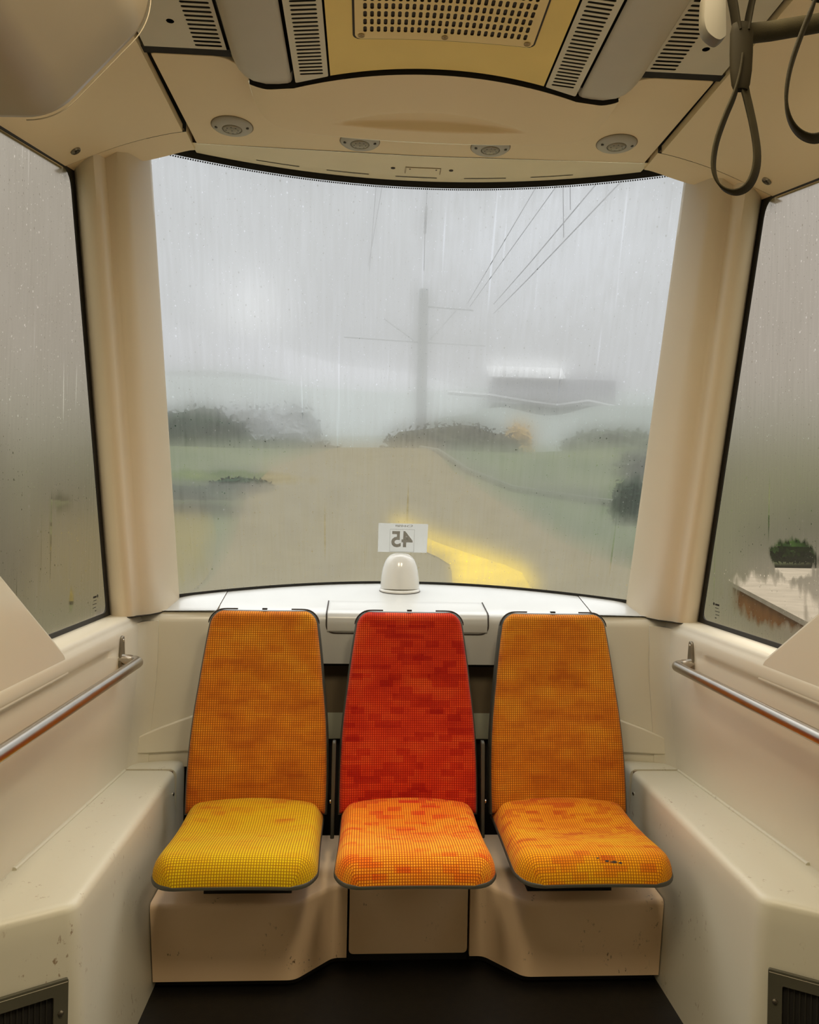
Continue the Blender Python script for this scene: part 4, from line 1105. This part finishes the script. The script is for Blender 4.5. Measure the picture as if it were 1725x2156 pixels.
G3 = outdoor('brown_green', (.22, .21, .12), (.34, .32, .19), 1.5)
G4 = outdoor('hedge_green', (.02, .06, .015), (.10, .22, .045), 5.)
G5 = outdoor('glow_yellow', (1.5, 1.0, .35), (1.9, 1.3, .5), 2.)
G6 = outdoor('mid_green', (.32, .38, .26), (.42, .48, .32), 1.5)
def bush(c, r, n, leaf, mat, label, sd, group=None):
    o = foliage('bush', c, r, n, leaf, mat, sd); return tag(o, label, 'bush', group)
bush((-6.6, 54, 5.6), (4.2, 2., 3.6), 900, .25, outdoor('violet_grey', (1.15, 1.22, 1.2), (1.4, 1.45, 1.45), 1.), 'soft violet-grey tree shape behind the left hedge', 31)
bush((-10.2, 46, 4.9), (4.2, 1.6, 2.5), 900, .22, G1, 'large dark green bush at the left edge of the windscreen', 1)
bush((-5.4, 49, 4.9), (4.5, 1.6, .85), 900, .20, G2, 'long low blue-green hedge left of the track crest', 2)
bush((-10.7, 30, 1.9), (1.2, 1.4, .7), 500, .16, G1, 'dark green bush low at the left edge of the windscreen', 11)
bush((-5.4, 33, 2.3), (1.5, 1.0, .42), 400, .14, G1, 'small dark shrub on the left bank, nearest the track', 3)
bush((-6.8, 30, 1.9), (2.4, 1.0, .34), 400, .14, G1, 'flat dark shrub on the left bank below the small shrub', 4)
bush((5.5, 50, 5.0), (5.4, .9, 2.1), 1200, .22, G3, 'brownish scrub on the crest at the foot of the mast', 5)
bush((10.7, 56, 5.9), (1.3, 1.2, 2.2), 400, .2, G5, 'blurred yellow-orange glow shaped as a bush right of the brownish scrub', 6)  # distant yellow glow, put into the colour of a bush-shaped blob
bush((15.2, 48, 5.6), (3.6, 2.2, 1.3), 600, .24, G6, 'grey-green shrub on the right slope', 7)
bush((8.5, 25, 1.6), (.7, .8, 1.3), 700, .10, G1, 'dark shrub at the right edge of the windscreen', 8)
bush((13.6, 36.5, 4.0), (2.2, 1.2, .7), 500, .15, G6, 'low green shrub on the right bank', 9)
# kerb that runs down the right side of the track
b = MB(); path = [(x, y, ground_z(x, y)+.16) for x, y in ((3.0, 46), (3.6, 41), (4.6, 36.5), (6.2, 33.5), (9.0, 32), (12., 31))]
b.tube(path, .13, 8); tag(b.build('track_kerb', plain('dark_kerb', (.07, .075, .05), .9)), 'dark kerb line running down the right side of the track', 'kerb')

# distant ridges and fields, the mist painted into their pale colours
def ridge(name, y, pts, depth, mat):
    b = MB(); v = []; n = len(pts); zb = -15
    sm = []
    for i in range(n-1):
        for k in range(8):
            t_ = k/8; t_ = t_*t_*(3-2*t_); sm.append((pts[i][0]+(pts[i+1][0]-pts[i][0])*k/8, pts[i][1]+(pts[i+1][1]-pts[i][1])*t_))
    sm.append(pts[-1]); m_ = len(sm)
    rows = [[(x, y-depth, zb) for x, z in sm], [(x, y-depth*.45, zb+(z-zb)*.62) for x, z in sm], [(x, y, z) for x, z in sm], [(x, y+depth, zb) for x, z in sm]]
    b.add([p for r_ in rows for p in r_], [(j*m_+i, j*m_+i+1, (j+1)*m_+i+1, (j+1)*m_+i) for j in range(3) for i in range(m_-1)])
    return tag(b.build(name, mat, origin=(0, y, 0)), kind='structure')
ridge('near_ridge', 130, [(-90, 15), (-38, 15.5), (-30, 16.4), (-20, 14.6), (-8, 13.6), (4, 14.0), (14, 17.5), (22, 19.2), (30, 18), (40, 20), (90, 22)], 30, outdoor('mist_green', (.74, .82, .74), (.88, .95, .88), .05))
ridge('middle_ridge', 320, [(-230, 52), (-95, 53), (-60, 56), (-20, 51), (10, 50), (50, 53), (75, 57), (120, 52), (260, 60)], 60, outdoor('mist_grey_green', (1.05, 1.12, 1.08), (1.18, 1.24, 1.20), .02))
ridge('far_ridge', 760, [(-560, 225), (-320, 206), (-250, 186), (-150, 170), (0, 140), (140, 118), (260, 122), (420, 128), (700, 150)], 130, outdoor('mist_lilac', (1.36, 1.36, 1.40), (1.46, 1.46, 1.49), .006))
# pale field on the left and long shed with a white roof on the right
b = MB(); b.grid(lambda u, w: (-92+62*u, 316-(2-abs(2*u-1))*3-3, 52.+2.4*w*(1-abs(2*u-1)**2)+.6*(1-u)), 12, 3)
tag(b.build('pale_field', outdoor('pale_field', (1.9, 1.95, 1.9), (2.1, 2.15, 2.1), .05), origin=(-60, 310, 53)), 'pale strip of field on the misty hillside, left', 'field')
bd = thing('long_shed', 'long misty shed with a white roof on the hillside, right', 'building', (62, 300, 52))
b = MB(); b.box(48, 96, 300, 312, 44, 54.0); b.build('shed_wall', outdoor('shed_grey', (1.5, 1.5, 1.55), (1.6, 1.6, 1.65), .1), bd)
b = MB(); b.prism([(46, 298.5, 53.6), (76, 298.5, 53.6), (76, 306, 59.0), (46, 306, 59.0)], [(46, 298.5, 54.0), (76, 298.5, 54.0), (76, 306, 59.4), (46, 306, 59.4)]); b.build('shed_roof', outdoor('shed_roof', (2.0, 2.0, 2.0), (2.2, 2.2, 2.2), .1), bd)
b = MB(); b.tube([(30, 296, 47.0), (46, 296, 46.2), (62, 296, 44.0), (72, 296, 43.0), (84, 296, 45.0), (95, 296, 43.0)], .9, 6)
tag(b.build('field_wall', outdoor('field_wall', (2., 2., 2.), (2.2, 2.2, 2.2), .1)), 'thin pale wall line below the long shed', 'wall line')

# mast with its arms and the overhead wires
MW = plain('mast_grey', (.26, .27, .27), .8); WI = plain('wire_dark', (.008, .008, .008), .7)
mt = thing('overhead_mast', 'grey overhead line mast standing in the mist behind the track crest', 'mast', (3.4, 52, 4.6))
b = MB(); b.tube([(3.4, 52, 4.0), (3.4, 52, 10), (3.42, 52, 16.2)], [.37, .35, .31], 14); b.build('mast_pole', MW, mt)
b = MB(); b.tube([(3.42, 52, 15.1), (6.75, 52, 14.95)], .07, 8); b.build('upper_arm', MW, mt)
b = MB(); b.tube([(-1.8, 52, 12.9), (3.42, 52, 12.7), (7.6, 52, 12.6)], .06, 8); b.build('lower_arm', MW, mt)
b = MB(); b.tube([(5.6, 52, 14.9), (3.9, 52, 12.9)], .05, 6); b.tube([(.8, 52, 14.2), (2.9, 52, 12.75)], .05, 6); b.build('arm_braces', MW, mt)
def wire(pts, r, label, name='overhead_wire', grp='overhead wires in the mist'):
    b = MB(); b.tube(pts, r, 6); return tag(b.build(name, WI, origin=pts[0]), label, 'wire', grp)
wire([(6.37, 52, 15.41), (7.05, 34, 15.78), (7.2, 26, 15.6)], .022, 'overhead wire running to the end of the mast arm, inner of the pair')
wire([(6.53, 52, 15.2), (7.99, 34, 15.91), (8.4, 26, 15.9)], .022, 'overhead wire running to the end of the mast arm, outer of the pair')
wire([(9.71, 62, 18.1), (9.25, 46, 16.26), (9.83, 34, 16.15), (10., 27, 15.9)], .03, 'overhead wire right of the mast arm, upper of the two fading out')
wire([(9.73, 62, 17.35), (9.12, 46, 15.27), (10.36, 32, 15.49), (10.6, 26, 15.2)], .03, 'overhead wire right of the mast arm, lower of the two fading out')
wire([(8.66, 36, 18.5), (8.79, 36, 14.3)], .022, 'thin upright dropper hanging at the right pair of wires, longer one', 'hanging_dropper', 'droppers')
wire([(9.0, 36, 18.5), (9.08, 36, 15.6)], .022, 'thin upright dropper hanging at the right pair of wires, shorter one', 'hanging_dropper', 'droppers')
wire([(.42, 28, 14.4), (-.28, 46, 15.77)], .016, 'faint near-vertical wire left of the mast, right of the pair')
wire([(.02, 28, 13.5), (-.21, 46, 15.49)], .016, 'faint near-vertical wire left of the mast, left of the pair')
fw = thing('feeder_wire', 'dark thick feeder wire with an insulator above the mast top', 'wire', (2.2, 34, 15.5), 'overhead wires in the mist')
b = MB(); b.tube([(1.85, 28, 14.6), (2.5, 38, 16.26), (2.73, 42, 16.36), (3.13, 48, 16.23)], .022, 6); b.build('cable', WI, fw)
b = MB(); b.tube([(2.5+.23*i/12, 38+4*i/12, 16.26+.1*i/12) for i in range(13)], [.05+.035*(i % 2) for i in range(13)], 8); b.build('insulator', WI, fw)

# right: platform with a hedge, seen through the wiped patch; left: a bank with shrubs
pf = thing('platform', 'pale concrete platform with a rusty brown face outside the right window', 'platform', (8., 12, -.6))
PP = [(3.9, 4), (8.5, 19), (10.2, 21.5), (14.5, 21.5), (8.5, 4)]
b = MB(); b.prism([(x, y, -.06) for x, y in PP], [(x, y, .02) for x, y in PP]); b.build('platform_slab', outdoor('pale_concrete', (.80, .74, .61), (.98, .90, .75), 2.), pf)
b = MB(); b.prism([(x+.12, y, -.75) for x, y in PP], [(x+.12, y, -.06) for x, y in PP]); b.build('platform_face', outdoor('rusty_face', (.55, .22, .07), (.8, .38, .14), 2.), pf)
bush((14.0, 23.6, .6), (3.0, 1.8, 1.25), 2600, .12, G4, 'glossy dark green hedge behind the platform on the right', 21)
bush((-7.4, 14.5, .4), (1.4, 3.0, 1.5), 900, .14, G3, 'brownish hedge outside the left window', 23)
bush((-11.6, 21.5, 2.0), (2.2, 3., 3.4), 900, .2, G3, 'tall dull shrub outside the left window', 24)

# ------------------------------------------------------------------ light
w = bpy.data.worlds.new('world'); scn.world = w; w.use_nodes = True
nt = w.node_tree; nt.nodes.clear()
tc = N(nt, 'ShaderNodeTexCoord'); sp = N(nt, 'ShaderNodeSeparateXYZ'); L(nt, tc.outputs['Generated'], sp.inputs[0])
r = N(nt, 'ShaderNodeValToRGB'); L(nt, math_n(nt, 'MULTIPLY_ADD', sp.outputs[2], .5, .5), r.inputs['Fac'])
cr = r.color_ramp
cr.elements[0].position = .45; cr.elements[0].color = (.42, .42, .40, 1)
cr.elements[1].position = 1.; cr.elements[1].color = (7.0, 7.1, 7.2, 1)
e = cr.elements.new(.52); e.color = (.66, .67, .69, 1)
e = cr.elements.new(.705); e.color = (.80, .825, .86, 1)
e = cr.elements.new(.80); e.color = (3.6, 3.7, 3.8, 1)
nz = N(nt, 'ShaderNodeTexNoise', i_Scale=2.5, i_Detail=3.); L(nt, tc.outputs['Generated'], nz.inputs['Vector'])
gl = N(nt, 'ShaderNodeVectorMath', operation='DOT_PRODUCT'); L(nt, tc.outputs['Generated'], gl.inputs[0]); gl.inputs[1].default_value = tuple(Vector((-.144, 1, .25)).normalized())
glow = math_n(nt, 'MULTIPLY', math_n(nt, 'POWER', math_n(nt, 'MAXIMUM', gl.outputs['Value'], 0.), 900.), .22)     # lamp reflection on the windscreen, painted into the sky as a paler spot
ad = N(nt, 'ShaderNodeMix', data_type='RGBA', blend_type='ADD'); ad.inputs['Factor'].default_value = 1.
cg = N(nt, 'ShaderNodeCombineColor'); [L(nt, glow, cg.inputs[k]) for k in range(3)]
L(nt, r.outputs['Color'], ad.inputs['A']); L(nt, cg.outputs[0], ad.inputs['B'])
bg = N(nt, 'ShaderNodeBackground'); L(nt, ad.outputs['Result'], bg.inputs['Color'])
L(nt, math_n(nt, 'MULTIPLY_ADD', nz.outputs['Fac'], .35, .83), bg.inputs['Strength'])
o = N(nt, 'ShaderNodeOutputWorld'); L(nt, bg.outputs[0], o.inputs['Surface'])

def area(name, loc, rot, sx, sy, power, col):
    l = bpy.data.lights.new(name, 'AREA'); l.shape = 'RECTANGLE'; l.size = sx; l.size_y = sy; l.energy = power; l.color = col
    ob = bpy.data.objects.new(name, l); COL.objects.link(ob); ob.location = loc; ob.rotation_euler = rot; return ob
area('saloon_light', (-.28, .78, 2.50), (0, 0, 0), .22, .75, 17, (1., .84, .58))
area('saloon_light.001', (.28, .78, 2.50), (0, 0, 0), .22, .75, 17, (1., .84, .58))

scn.view_settings.view_transform = 'Standard'
scn.view_settings.look = 'None'
scn.view_settings.exposure = 0.; scn.view_settings.gamma = 1.
scn.cycles.max_bounces = 7; scn.cycles.diffuse_bounces = 4; scn.cycles.transparent_max_bounces = 12
scn.cycles.use_denoising = True
scn.cycles.adaptive_threshold = .02
scn.cycles.sample_clamp_indirect = 6.
